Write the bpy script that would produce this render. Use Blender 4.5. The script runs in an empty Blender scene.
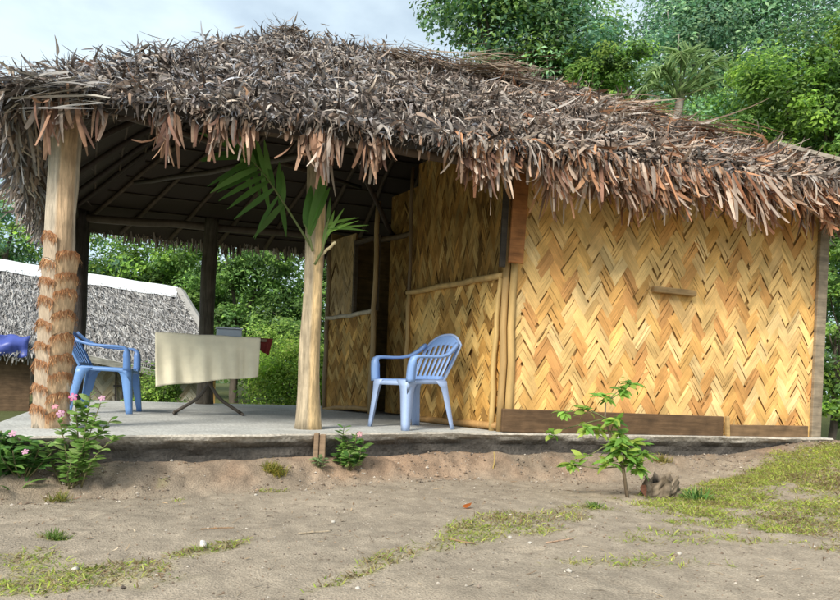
import bpy, math, random
import numpy as np
from mathutils import Vector, Matrix
random.seed(7)
rng = np.random.default_rng(11)
scene = bpy.context.scene
COL = scene.collection
A = np.array

# ------------------------------------------------------------------ helpers
def unit(v):
    v = np.asarray(v, float)
    return v / np.maximum(np.linalg.norm(v, axis=-1, keepdims=True), 1e-9)

def _hash(ix, iy, seed):
    h = (ix.astype(np.int64) * 374761393 + iy.astype(np.int64) * 668265263 + seed * 974711) & 0xffffffff
    h = ((h ^ (h >> 13)) * 1274126177) & 0xffffffff
    return ((h ^ (h >> 16)) & 0xffff) / 65535.0

def vnoise(x, y, seed=0):
    x = np.asarray(x, float); y = np.asarray(y, float)
    ix = np.floor(x); iy = np.floor(y); fx = x - ix; fy = y - iy
    fx = fx * fx * (3 - 2 * fx); fy = fy * fy * (3 - 2 * fy)
    a = _hash(ix, iy, seed); b = _hash(ix + 1, iy, seed); c = _hash(ix, iy + 1, seed); d = _hash(ix + 1, iy + 1, seed)
    return (a * (1 - fx) + b * fx) * (1 - fy) + (c * (1 - fx) + d * fx) * fy

def fbm(x, y, seed=0, o=4):
    s = 0; amp = .5; t = 0
    for k in range(o):
        s = s + amp * vnoise(x * 2 ** k, y * 2 ** k, seed + k * 17); t += amp; amp *= .5
    return s / t

def smooth(a, b, x):
    t = np.clip((x - a) / (b - a), 0, 1); return t * t * (3 - 2 * t)

WL = {}
def world_loc(o):
    return WL.get(o.name, Vector((0, 0, 0))) if o else Vector((0, 0, 0))

def tag(o, label=None, cat=None, group=None, kind=None):
    if label: o['label'] = label
    if cat: o['category'] = cat
    if group: o['group'] = group
    if kind: o['kind'] = kind
    return o

def empty(name, loc, label=None, cat=None, group=None):
    o = bpy.data.objects.new(name, None); COL.objects.link(o)
    o.location = loc; o.empty_display_size = .2
    WL[o.name] = Vector(loc)
    return tag(o, label, cat, group)

class MB:
    """collects shapes for one mesh object (coordinates in world space)"""
    def __init__(s):
        s.V = []; s.F = []; s.C = []; s.U = []; s.n = 0
    def add(s, V, F, col=(1, 1, 1), uv=None):
        V = np.asarray(V, float).reshape(-1, 3)
        c = np.asarray(col, float)
        if c.ndim == 1: c = np.tile(c[:3], (len(V), 1))
        s.V.append(V); s.C.append(c[:, :3])
        s.U.append(np.zeros((len(V), 2)) if uv is None else np.asarray(uv, float))
        if isinstance(F, np.ndarray): s.F.append(F + s.n)
        else:
            by = {}
            for f in F: by.setdefault(len(f), []).append(f)
            for k in by: s.F.append(np.array(by[k]) + s.n)
        s.n += len(V)
        return s
    def build(s, name, mat, parent=None, origin=None, smooth_=False, mods=None):
        V = np.concatenate(s.V); C = np.concatenate(s.C); U = np.concatenate(s.U)
        o0 = world_loc(parent) if parent else Vector(origin or (0, 0, 0))
        V = V - np.array(o0)
        me = bpy.data.meshes.new(name)
        me.vertices.add(len(V)); me.vertices.foreach_set('co', V.ravel().astype(np.float32))
        loops = np.concatenate([f.ravel() for f in s.F]); sizes = np.concatenate([np.full(len(f), f.shape[1]) for f in s.F])
        starts = np.concatenate([[0], np.cumsum(sizes)[:-1]])
        me.loops.add(len(loops)); me.loops.foreach_set('vertex_index', loops.astype(np.int32))
        me.polygons.add(len(sizes)); me.polygons.foreach_set('loop_start', starts.astype(np.int32))
        try: me.polygons.foreach_set('loop_total', sizes.astype(np.int32))
        except Exception: pass
        me.polygons.foreach_set('use_smooth', np.full(len(sizes), bool(smooth_)))
        me.update(calc_edges=True); me.validate()
        ca = me.color_attributes.new('Col', 'FLOAT_COLOR', 'POINT')
        ca.data.foreach_set('color', np.concatenate([C, np.ones((len(C), 1))], 1).ravel().astype(np.float32))
        if len(me.loops) == len(loops):
            ul = me.uv_layers.new(name='UV')
            ul.data.foreach_set('uv', U[loops].ravel().astype(np.float32))
        me.materials.append(mat)
        o = bpy.data.objects.new(name, me); COL.objects.link(o)
        if parent: o.parent = parent; WL[o.name] = o0
        else: o.location = o0; WL[o.name] = o0
        for m in (mods or []):
            if m[0] == 'solid':
                md = o.modifiers.new('s', 'SOLIDIFY'); md.thickness = m[1]; md.offset = 0
            elif m[0] == 'bevel':
                md = o.modifiers.new('b', 'BEVEL'); md.width = m[1]; md.segments = 2; md.limit_method = 'ANGLE'
            elif m[0] == 'sub':
                md = o.modifiers.new('d', 'SUBSURF'); md.levels = m[1]; md.render_levels = m[1]
        return o

def tube(mb, path, rad, n=8, col=(1, 1, 1), cap=True, noise=0., seed=0):
    path = np.asarray(path, float); k = len(path)
    rad = np.full(k, rad, float) if np.isscalar(rad) else np.asarray(rad, float)
    T = unit(np.gradient(path, axis=0))
    ref = A([0, 0, 1.]) if abs(T[0][2]) < .9 else A([1., 0, 0])
    V = []; U = []; acc = 0
    x = unit(np.cross(T[0], ref))
    for i in range(k):
        x = unit(x - T[i] * np.dot(x, T[i])); y = np.cross(T[i], x)
        if i: acc += np.linalg.norm(path[i] - path[i - 1])
        for j in range(n):
            a = 2 * math.pi * j / n
            r = rad[i]
            if noise: r *= 1 + noise * (2 * float(vnoise(j * .9 + seed * 7, i * .55, seed)) - 1)
            V.append(path[i] + r * (math.cos(a) * x + math.sin(a) * y)); U.append((j / n, acc))
    F = [(i * n + j, i * n + (j + 1) % n, (i + 1) * n + (j + 1) % n, (i + 1) * n + j) for i in range(k - 1) for j in range(n)]
    if cap: F += [tuple(range(n - 1, -1, -1)), tuple(range((k - 1) * n, k * n))]
    mb.add(V, F, col, U)

def box(mb, c, size, ax=None, col=(1, 1, 1)):
    """box centred at c, size along axes ax (three unit rows)"""
    ax = np.eye(3) if ax is None else np.asarray(ax, float)
    V = []
    for sx in (-.5, .5):
        for sy in (-.5, .5):
            for sz in (-.5, .5):
                V.append(A(c) + ax[0] * sx * size[0] + ax[1] * sy * size[1] + ax[2] * sz * size[2])
    F = [(0, 1, 3, 2), (4, 6, 7, 5), (0, 4, 5, 1), (2, 3, 7, 6), (0, 2, 6, 4), (1, 5, 7, 3)]
    mb.add(V, F, col, [(v[0] * 1.0, v[2]) for v in V])

def plank(mb, p, q, w, t, up=(0, 0, 1), col=(1, 1, 1)):
    """bar from p to q, w across `up`, t along the third axis"""
    p = A(p, float); q = A(q, float); d = q - p; L = np.linalg.norm(d); d = d / L
    u = A(up, float); u = unit(u - d * np.dot(u, d)); n = np.cross(d, u)
    box(mb, (p + q) / 2, (L, w, t), (d, u, n), col)

def ribbons(mb, P, T, N, L, W, col, seg=3, curl=0., twist=0., prof=None):
    P = np.asarray(P, float); n = len(P)
    T = unit(T); N = unit(N - T * np.sum(N * T, 1, keepdims=True)); S = np.cross(T, N)
    L = np.broadcast_to(L, n); W = np.broadcast_to(W, n); curl = np.broadcast_to(curl, n); twist = np.broadcast_to(twist, n)
    prof = prof or [.55, 1., .85, .5, .12][:seg + 1]
    prof = np.interp(np.linspace(0, 1, seg + 1), np.linspace(0, 1, len(prof)), prof)
    V = np.zeros((n, seg + 1, 2, 3)); p = P.copy(); t = T.copy(); nn = N.copy()
    for i in range(seg + 1):
        a = (twist * i / seg)[:, None]
        s = S * np.cos(a) + nn * np.sin(a)
        V[:, i, 0] = p - s * (W * prof[i] / 2)[:, None]; V[:, i, 1] = p + s * (W * prof[i] / 2)[:, None]
        p = p + t * (L / seg)[:, None]
        c = (curl / seg)[:, None]
        t, nn = t * np.cos(c) + nn * np.sin(c), nn * np.cos(c) - t * np.sin(c)
    base = (np.arange(n) * (seg + 1) * 2)[:, None, None]
    q = np.array([[2 * i, 2 * i + 1, 2 * i + 3, 2 * i + 2] for i in range(seg)])[None]
    F = (base + q).reshape(-1, 4)
    U = np.zeros((n, seg + 1, 2, 2)); U[..., 0] = rng.random((n, 1, 1)) * 20; U[:, :, 1, 0] += .15; U[..., 1] = np.linspace(0, 1, seg + 1)[None, :, None]
    cc = np.repeat(np.asarray(col).reshape(n, 3), (seg + 1) * 2, axis=0)
    mb.add(V.reshape(-1, 3), F, cc, U.reshape(-1, 2))

def leaf_quads(mb, C, N, D, L, W, col, fold=.12):
    n = len(C); N = unit(N); D = unit(D - N * np.sum(D * N, 1, keepdims=True)); S = np.cross(N, D)
    L = np.broadcast_to(L, n)[:, None]; W = np.broadcast_to(W, n)[:, None]
    V = np.zeros((n, 4, 3))
    V[:, 0] = C - D * L * .5; V[:, 2] = C + D * L * .5 - N * L * .08
    V[:, 1] = C + S * W * .5 - D * L * .06 + N * W * fold; V[:, 3] = C - S * W * .5 - D * L * .06 + N * W * fold
    F = np.concatenate([A([[0, 1, 2]]) + 4 * np.arange(n)[:, None], A([[0, 2, 3]]) + 4 * np.arange(n)[:, None]])
    mb.add(V.reshape(-1, 3), F, np.repeat(np.asarray(col).reshape(n, 3), 4, axis=0))

def pick(cols, n, jit=.15):
    cols = np.asarray(cols, float); c = cols[rng.integers(0, len(cols), n)]
    return np.clip(c * (1 + jit * rng.standard_normal((n, 1))), 0.004, 1)

# ------------------------------------------------------------------ materials
def vmat(name, rough=.8, var=.35, scale=(8, 8, 8), coord='Object', bump=0., transl=0., spec=.3, detail=5., fine=None):
    m = bpy.data.materials.new(name); m.use_nodes = True
    nt = m.node_tree; nd = nt.nodes; lk = nt.links
    b = nd['Principled BSDF']; out = nd['Material Output']
    at = nd.new('ShaderNodeAttribute'); at.attribute_name = 'Col'
    tc = nd.new('ShaderNodeTexCoord'); mp = nd.new('ShaderNodeMapping'); mp.inputs['Scale'].default_value = scale
    lk.new(tc.outputs[coord], mp.inputs['Vector'])
    nz = nd.new('ShaderNodeTexNoise'); nz.inputs['Scale'].default_value = 1; nz.inputs['Detail'].default_value = detail; nz.inputs['Roughness'].default_value = .65
    lk.new(mp.outputs[0], nz.inputs['Vector'])
    mr = nd.new('ShaderNodeMapRange'); mr.inputs['From Min'].default_value = .25; mr.inputs['From Max'].default_value = .75
    mr.inputs['To Min'].default_value = 1 - var; mr.inputs['To Max'].default_value = 1 + var
    lk.new(nz.outputs[0], mr.inputs['Value'])
    h = mr.outputs[0]
    if fine:
        n2 = nd.new('ShaderNodeTexNoise'); n2.inputs['Scale'].default_value = fine; n2.inputs['Detail'].default_value = 4
        lk.new(tc.outputs['Object'], n2.inputs['Vector'])
        m2 = nd.new('ShaderNodeMapRange'); m2.inputs['From Min'].default_value = .3; m2.inputs['From Max'].default_value = .7; m2.inputs['To Min'].default_value = .75; m2.inputs['To Max'].default_value = 1.25
        lk.new(n2.outputs[0], m2.inputs['Value'])
        mm = nd.new('ShaderNodeMath'); mm.operation = 'MULTIPLY'; lk.new(h, mm.inputs[0]); lk.new(m2.outputs[0], mm.inputs[1]); h = mm.outputs[0]
    mx = nd.new('ShaderNodeVectorMath'); mx.operation = 'SCALE'
    lk.new(at.outputs['Color'], mx.inputs[0]); lk.new(h, mx.inputs['Scale'])
    lk.new(mx.outputs[0], b.inputs['Base Color'])
    b.inputs['Roughness'].default_value = rough; b.inputs['Specular IOR Level'].default_value = spec
    if bump:
        bp = nd.new('ShaderNodeBump'); bp.inputs['Strength'].default_value = 1; bp.inputs['Distance'].default_value = bump
        lk.new(h, bp.inputs['Height']); lk.new(bp.outputs[0], b.inputs['Normal'])
    if transl:
        tr = nd.new('ShaderNodeBsdfTranslucent'); ms = nd.new('ShaderNodeMixShader'); ms.inputs[0].default_value = transl
        lk.new(mx.outputs[0], tr.inputs['Color']); lk.new(b.outputs[0], ms.inputs[1]); lk.new(tr.outputs[0], ms.inputs[2]); lk.new(ms.outputs[0], out.inputs[0])
    return m

M_thatch = vmat('thatch leaf', .75, .35, (6, 2.2, 1), 'UV', transl=.12, spec=.35)
M_weave = vmat('bamboo weave', .68, .30, (22, 1.6, 1), 'UV', bump=.0012, spec=.12, fine=5)
M_pole = vmat('bamboo pole', .6, .3, (14, 14, 2.5), 'Object', bump=.003)
M_log = vmat('debarked log', .75, .55, (46, 46, 4.5), 'Object', bump=.008, fine=6, detail=8)
M_plank = vmat('weathered plank', .8, .4, (3, 3, 26), 'Object', bump=.004, fine=9)
M_fibre = vmat('bark fibre', .85, .35, (6, 3, 1), 'UV', transl=.1)
M_leaf = vmat('leaf', .5, .22, (3, 3, 3), 'Object', transl=.5, spec=.35, detail=2)
M_bark = vmat('tree bark', .9, .4, (9, 9, 3), 'Object', bump=.02)
M_dirt = vmat('dirt', .95, .3, (9, 9, 9), 'Object', bump=.007, fine=120, spec=.1, detail=10)
M_conc = vmat('concrete', .85, .22, (4, 4, 9), 'Object', bump=.008, fine=45, spec=.2, detail=7)
M_plastic = vmat('chair plastic', .42, .12, (5, 5, 3), 'Object', spec=.5)
M_cloth = vmat('cloth', .9, .1, (7, 7, 7), 'Object', bump=.002, spec=.1, transl=.1)
M_metal = vmat('painted metal', .5, .2, (12, 12, 12), 'Object')
M_white = vmat('white sheet', .6, .12, (2, 2, 2), 'Object')
M_stone = vmat('stone', .85, .3, (20, 20, 20), 'Object', bump=.004)
M_petal = vmat('petal', .6, .1, (30, 30, 30), 'Object', transl=.3)

# ------------------------------------------------------------------ terrain
SLAB_FRONT = A([(-2.62, 3.66), (-2.26, 3.88), (-1.5, 4.29), (-.86, 4.64), (0.0, 5.2), (.45, 5.38), (.8, 5.47), (2.0, 5.76), (3.2, 6.06), (4.06, 6.27)])
SLAB_BACK = A([(3.0, 11.1), (-1.3, 9.75), (-3.0, 9.3), (-5.0, 8.95)])

def front_dist(x, y):
    """signed distance in front of the slab edge (positive towards the viewer)"""
    best = np.full(np.shape(x), 1e9); side = np.zeros(np.shape(x))
    for i in range(len(SLAB_FRONT) - 1):
        a = SLAB_FRONT[i]; b = SLAB_FRONT[i + 1]; d = b - a; L2 = d @ d
        t = np.clip(((x - a[0]) * d[0] + (y - a[1]) * d[1]) / L2, 0, 1)
        ex = x - a[0] - t * d[0]; ey = y - a[1] - t * d[1]; dd = np.hypot(ex, ey)
        sg = np.where((d[0] * (y - a[1]) - d[1] * (x - a[0])) < 0, 1., -1.)
        up = dd < best; best = np.where(up, dd, best); side = np.where(up, sg, side)
    return best * side

_dr = random.Random(5); DENTS = [(_dr.uniform(-1.8, 2.4), _dr.uniform(2.1, 4.6), _dr.uniform(-.6, 1.9)) for _ in range(34)]
def gh(x, y):
    x = np.asarray(x, float); y = np.asarray(y, float)
    s = front_dist(x, y)
    base = -.34 + .31 * smooth(1.5, 4.2, x) * smooth(3.2, 5.8, y) - .04 * smooth(3., 1., y)
    base = base - .05 * np.exp(-((s - .55) / .28) ** 2) * smooth(.3, 1.2, x) * smooth(4.2, 2.8, x)
    base = base + .035 * (fbm(x * 1.1, y * 1.1, 3) - .5) + .016 * (fbm(x * 5, y * 5, 5) - .5) + .012 * (fbm(x * 16, y * 16, 8) - .5) + .006 * (vnoise(x * 38, y * 38, 12) - .5)
    for dx, dy, ang in DENTS:
        u = (x - dx) * math.cos(ang) + (y - dy) * math.sin(ang); v = -(x - dx) * math.sin(ang) + (y - dy) * math.cos(ang); q = (u / .11) ** 2 + (v / .045) ** 2
        base = base - .011 * np.exp(-q ** 2) + .005 * np.exp(-((q - 1.8) / .7) ** 2)
    # earth bank along the slab
    wob = .12 * (fbm(x * 2.3, y * 2.3, 21) - .5)
    bank_w = .30 + wob
    top = np.maximum(-.17 + .05 * (fbm(x * 6, y * 6, 9) - .5), base + .015)
    k = 1 - smooth(.0, 1., s / bank_w)
    k = k * smooth(-3.6, -2.7, x)
    z = base + (top - base) * k
    z = z + k * (1 - k) * .42 * (fbm(x * 13, y * 13, 31, 5) - .5) + k * (1 - k) * .10 * (vnoise(x * 26, y * 7, 33) - .5)
    inside = smooth(.0, -.1, s) * (y < 12.5)
    z = np.where(s < 0, z * (1 - inside) + inside * -.34, z)
    return z

ELL = [  # grass patches: centre, radii, turn, strength
    (-1.2, 2.35, .36, .17, .5, 1.0), (-.86, 2.77, .27, .085, .9, .95), (-1.03, 2.3, .3, .16, .3, .5), (-1.6, 2.84, .09, .06, 0, .9), (-1.55, 2.45, .25, .2, 0, .7),
    (.36, 3.4, .5, .15, .98, .9), (.16, 2.98, .3, .14, .9, .7), (-.18, 2.52, .35, .06, .95, .8), (.62, 3.3, .28, .12, .6, .7), (.86, 3.7, .3, .16, .6, .55),
    (2.05, 4.45, .62, .42, .5, 1.0), (2.6, 4.95, .7, .38, .5, 1.0), (3.5, 5.5, 1.0, .5, .5, 1.0), (1.72, 4.0, .42, .22, .2, .85), (2.4, 4.0, .5, .4, .4, .8), (2.3, 3.65, .55, .25, .3, .75), (1.7, 4.2, .45, .2, .3, .85), (2.9, 4.2, .5, .4, .4, .7), (3.2, 4.8, .8, .5, .5, .9),
    (1.35, 3.25, .6, .22, .2, .55), (1.0, 2.75, .45, .16, .2, .5), (1.9, 3.75, .6, .25, .2, .6), (.55, 3.55, .5, .25, .7, .75), (-.05, 2.75, .5, .10, .95, .7), (.3, 3.15, .45, .16, .9, .8), (1.0, 3.95, .35, .15, .3, .6), (1.45, 4.3, .25, .1, 0, .6), (3.9, 6.0, .35, .12, .25, .8),
    (-1.6, 4.03, .05, .04, 0, 1.), (-.95, 4.2, .16, .09, .3, .75), (-1.42, 3.8, .05, .04, 0, .9), (-2.05, 3.95, .16, .08, 0, .8), (1.9, 3.3, .4, .1, .2, .4), (2.2, 3.2, .3, .2, .2, .45),
]
def grass_mask(x, y):
    m = np.zeros(np.shape(x))
    for cx, cy, rx, ry, t, st in ELL:
        dx = x - cx; dy = y - cy; u = (dx * math.cos(t) + dy * math.sin(t)) / rx; v = (-dx * math.sin(t) + dy * math.cos(t)) / ry
        m = np.maximum(m, st * np.clip(1.25 - (u * u + v * v), 0, 1))
    n = fbm(x * 5.5, y * 5.5, 41); n2 = fbm(x * 17, y * 17, 43)
    return np.clip(m * 1.35 - .95 + 1.05 * n + 1.0 * (n2 - .5), 0, 1) * (m > .02)

def build_ground():
    def axis(lo, hi, step, far):
        core = np.arange(lo, hi, step); g = [step]
        out = []; d = step; x = hi
        while x < far: d *= 1.22; x += d; out.append(x)
        o2 = []; d = step; x = lo
        while x > -far: d *= 1.22; x -= d; o2.append(x)
        return np.concatenate([o2[::-1], core, out])
    xs = axis(-3.4, 4.8, .022, 500); ys = axis(1.6, 6.7, .022, 500)
    X, Y = np.meshgrid(xs, ys); Z = gh(X, Y)
    far = smooth(14, 40, np.hypot(X, Y - 5)); Z = Z * (1 - far) + far * (-.4 + 1.2 * (fbm(X * .03, Y * .03, 77) - .3))
    nx = len(xs); ny = len(ys)
    i = np.arange(nx - 1)[None, :]; j = np.arange(ny - 1)[:, None]; a = (j * nx + i)
    F = np.stack([a, a + 1, a + nx + 1, a + nx], -1).reshape(-1, 4)
    n = fbm(X * 1.6, Y * 1.6, 51)[..., None]; n2 = fbm(X * 9, Y * 9, 52)[..., None]
    c = A([.285, .24, .185]) * (1 - n) + A([.375, .31, .235]) * n
    c = c * (.8 + .4 * n2)
    s = front_dist(X, Y)[..., None]
    bank = smooth(.42, .12, s + .14 * (fbm(X * 4, Y * 4, 67)[..., None] - .5)) * (s > -.2) * (X[..., None] > -3)
    red = smooth(.45, .7, fbm(X * 2.1, Y * 2.1, 61))[..., None]
    bc = (A([.235, .18, .13]) * (1 - red) + A([.31, .205, .135]) * red) * (.55 + .9 * fbm(X * 14, Y * 14, 68)[..., None])
    c = c * (1 - bank * .85) + bc * bank * .85
    g = grass_mask(X, Y)[..., None]
    c = c * (1 - .5 * g) + A([.25, .235, .10]) * .5 * g
    fr = smooth(7, 10, np.hypot(X, Y - 4))[..., None]; back = np.maximum(fr, smooth(-2.8, -3.6, X)[..., None])
    c = c * (1 - back) + A([.10, .11, .045]) * back
    mb = MB(); mb.add(np.stack([X, Y, Z], -1), F, c.reshape(-1, 3), np.stack([X, Y], -1).reshape(-1, 2))
    tag(mb.build('ground', M_dirt, smooth_=True), kind='structure')
build_ground()

# ------------------------------------------------------------------ the hut
HUT = empty('thatched_hut', (.5, 7.2, 0), 'palm thatched hut with woven bamboo walls and an open porch on log posts', 'hut')

def build_slab():
    # front edge resampled with broken irregular lip
    pts = []
    for i in range(len(SLAB_FRONT) - 1):
        a = SLAB_FRONT[i]; b = SLAB_FRONT[i + 1]; n = max(2, int(np.linalg.norm(b - a) / .03))
        pts += [a + (b - a) * k / n for k in range(n)]
    pts.append(SLAB_FRONT[-1]); pts = A(pts)
    T = unit(np.gradient(pts, axis=0)); Nf = np.stack([T[:, 1], -T[:, 0]], 1)
    s = np.arange(len(pts)) * .03
    zs = [0, -.012, -.035, -.06, -.10, -.15, -.20, -.30]
    rows = []; cols = []
    for k, z in enumerate(zs):
        off = .030 * (fbm(s * 3.2, 0 * s + k * .35, 5) - .5) * 2 + (.012 if k == 1 else 0) - (.05 * smooth(.03, .12, A(-z)) if k > 2 else 0)
        off = off + (.05 * (fbm(s * 7, 0 * s + k * 1.3, 15) - .5) if k > 2 else .012 * (fbm(s * 14, 0 * s, 25) - .5))
        if k == 0: off = off - .012
        P = pts + Nf * off[:, None]
        rows.append(np.concatenate([P, (z + (.016 * (fbm(s * 8, 0 * s + k, 35) - .5) if k else .0) + 0 * s)[:, None]], 1))
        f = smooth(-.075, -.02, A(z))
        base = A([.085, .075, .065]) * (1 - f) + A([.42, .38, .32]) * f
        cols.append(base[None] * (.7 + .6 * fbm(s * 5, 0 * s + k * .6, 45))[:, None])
    m = len(pts); V = np.concatenate(rows); C = np.concatenate(cols)
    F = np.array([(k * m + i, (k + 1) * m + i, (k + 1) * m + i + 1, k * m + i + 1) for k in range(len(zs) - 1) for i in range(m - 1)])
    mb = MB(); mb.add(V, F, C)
    # the floor surface: rows from the front lip to the back edge
    back = A([np.interp(np.linspace(0, 1, m), np.linspace(0, 1, 4), SLAB_BACK[::-1][:, d]) for d in (0, 1)]).T
    K = 14; V = []; C = []
    for k in range(K + 1):
        t = k / K; p = rows[0][:, :2] * (1 - t) + back * t
        V.append(np.concatenate([p, np.zeros((m, 1))], 1)); nn = fbm(p[:, 0] * 1.7, p[:, 1] * 1.7, 55)
        edge = .1 * math.exp(-t * 30)
        C.append(A([.45, .45, .425])[None] * (.75 + .5 * nn)[:, None] + A([.04, .03, .0]) * edge * 4)
    F = np.array([(k * m + i, k * m + i + 1, (k + 1) * m + i + 1, (k + 1) * m + i) for k in range(K) for i in range(m - 1)])
    mb.add(np.concatenate(V), F, np.concatenate(C))
    # left and back sides
    for P, Q in ((SLAB_FRONT[0], SLAB_BACK[3]), (SLAB_BACK[3], SLAB_BACK[2]), (SLAB_BACK[2], SLAB_BACK[1]), (SLAB_BACK[1], SLAB_BACK[0]), (SLAB_BACK[0], SLAB_FRONT[-1])):
        mb.add([(P[0], P[1], 0), (Q[0], Q[1], 0), (Q[0], Q[1], -.45), (P[0], P[1], -.45)], [(0, 1, 2, 3)], (.2, .19, .17))
    mb.build('concrete_floor', M_conc, HUT)
build_slab()

# woven wall ---------------------------------------------------------------
STRAW = [(0.799, 0.501, 0.195), (0.722, 0.402, 0.132), (0.78, 0.51, 0.203), (0.684, 0.357, 0.12), (0.751, 0.483, 0.203), (0.608, 0.312, 0.112), (0.799, 0.554, 0.253), (0.751, 0.439, 0.146), (0.78, 0.501, 0.195)]
def weave(P0, P1, z0, z1, W=.105, stretch=1.36, cols=STRAW, dark=1., name='woven_wall', parent=None, normal_out=None, top=None, label=None, jit=.16, lap=.28, back=True, n=3, bk=(.26, .14, .045)):
    """herringbone bamboo matting on the vertical plane P0-P1 (xy), between z0 and z1"""
    P0 = A(P0, float); P1 = A(P1, float); d = P1 - P0; Lw = np.linalg.norm(d); d = d / Lw
    nrm = A([d[1], -d[0]]); 
    if normal_out is not None and nrm @ A(normal_out) < 0: nrm = -nrm
    c45 = math.sqrt(.5); mb = MB()
    e1 = A([c45, c45 * stretch]); e2 = A([-c45, c45 * stretch])      # tile axes in wall coordinates
    H = z1 - z0; R = int((Lw + H) / W) + 8
    Vs = []; Cs = []; Us = []; cnt = 0
    jw = .12 * W
    for x in range(-R, R):
        for y in range(-R, R):
            m = (x - y) % (2 * n)
            if m == 0: a0 = (x - lap, y); a1 = (x + n + lap, y); ax = 0
            elif m == n + 2 or (m == 2 * n - 1): a0 = (x, y - lap); a1 = (x, y + n + lap); ax = 1
            else: continue
            if ax == 1 and m != 2 * n - 1: continue
            mid = ((a0[0] + a1[0]) / 2 * e1 + (a0[1] + a1[1]) / 2 * e2) * W
            if not (-.35 < mid[0] < Lw + .35 and -.35 < mid[1] < H + .35): continue
            tilej = rng.standard_normal(2) * jw * .6; tc = cols[rng.integers(len(cols))]; bright = 1 + jit * rng.standard_normal()
            ns = rng.choice([2, 3, 3, 4]); cuts = np.concatenate([[0], np.sort(rng.uniform(.2, .8, ns - 1)), [1]])
            for q in range(ns):
                g = .010 if q else .006
                lo = cuts[q] + g; hi = cuts[q + 1] - g
                if hi - lo < .06: continue
                sj = rng.standard_normal() * .22
                col = A(tc) * max(.45, bright * (1 + .07 * rng.standard_normal())) * dark
                ks = 5; P = []
                wid = .99
                tilt = rng.standard_normal() * .002
                for k in range(ks + 1):
                    t = k / ks
                    for w in (lo, hi):
                        if ax == 0: c = (a0[0] + (a1[0] - a0[0]) * t + sj, y + w * wid)
                        else: c = (x + w * wid, a0[1] + (a1[1] - a0[1]) * t + sj)
                        p = (c[0] * e1 + c[1] * e2) * W + tilej
                        off = .009 - .024 * (W / .1) * abs(t - .5) ** 1.7 + tilt * (1 if w == lo else -1)
                        P.append((p[0], p[1], off))
                P = A(P)
                if P[:, 0].max() < 0 or P[:, 0].min() > Lw or P[:, 1].max() < 0 or P[:, 1].min() > H: continue
                P[:, 0] = np.clip(P[:, 0], 0, Lw); P[:, 1] = np.clip(P[:, 1], 0, H)
                Vs.append(P); Cs.append(np.tile(col, (len(P), 1)))
                u0 = rng.random() * 50; Us.append(A([(u0 + (i % 2) * (hi - lo), u0 * .37 + (i // 2) / ks) for i in range(len(P))]))
                cnt += 1
    P = np.concatenate(Vs)
    V = np.stack([P0[0] + d[0] * P[:, 0] + nrm[0] * P[:, 2], P0[1] + d[1] * P[:, 0] + nrm[1] * P[:, 2], z0 + P[:, 1]], 1)
    F = np.array([(j * 12 + 2 * k, j * 12 + 2 * k + 1, j * 12 + 2 * k + 3, j * 12 + 2 * k + 2) for j in range(cnt) for k in range(5)])
    mb.add(V, F, np.concatenate(Cs), np.concatenate(Us))
    if back:
        p = P0 - nrm * .02; q = P1 - nrm * .02
        mb.add([(p[0], p[1], z0), (q[0], q[1], z0), (q[0], q[1], z1), (p[0], p[1], z1)], [(0, 1, 2, 3)], A(bk) * dark)
    o = mb.build(name, M_weave, parent)
    if label: o['label'] = label
    return o

WA = A([.80, 5.586]); WB = A([3.95, 6.37]); wd = unit(WB - WA); wn = A([wd[1], -wd[0]])
def wp(t, off, z):      # point on the front wall, t metres along it, off in front of it
    p = WA + wd * t + wn * off; return (p[0], p[1], z)
weave(WA, WB, .0, 2.45, W=.086, stretch=1.58, n=2, jit=.07, bk=(.62, .38, .14), name='front_wall', parent=HUT, normal_out=wn, label='bright straw yellow herringbone wall facing the yard')
SHADESTRAW = [(.60, .36, .11), (.54, .30, .085), (.64, .42, .15), (.48, .26, .07), (.58, .36, .12), (.40, .22, .065)]  # straw of the porch walls, darkened in colour for the shade there
S0 = A([.72, 5.65]); S1 = A([-.14, 6.85]); G0 = A([-.57, 7.84]); G1 = A([-1.28, 8.77])
so = A([-.81, -.58])
weave(S0, S1, .0, 1.37, W=.062, stretch=1.6, n=2, cols=SHADESTRAW, name='side_wall', parent=HUT, normal_out=so, label='lower porch wall panel framed in split poles')
weave(S0 - so * .07, S1 - so * .07, 1.3, 2.75, W=.042, stretch=3.0, n=2, cols=SHADESTRAW, dark=.66, name='side_wall', parent=HUT, normal_out=so, label='upper porch wall panel of narrow upright weave', lap=.4)
weave(G0, G1, .02, 1.25, W=.062, stretch=1.5, n=2, cols=SHADESTRAW, dark=.85, name='side_wall', parent=HUT, normal_out=so, label='far porch wall panel with a pale top rail')
gm = G0 + (G1 - G0) * .44
weave(gm, G1, 1.25, 2.3, W=.05, stretch=2.0, cols=[(.52, .38, .2), (.44, .31, .15)], dark=.9, name='side_wall', parent=HUT, normal_out=so, label='greyed narrow wall strip left of the window')
D0 = A([.22, 7.05]); D1 = A([-.42, 7.98])
weave(D0, D1, .02, 2.7, W=.055, stretch=1.7, n=2, cols=SHADESTRAW, dark=.55, name='door_panel', parent=HUT, normal_out=so, label='dim woven panel set back between the two porch walls')
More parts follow.
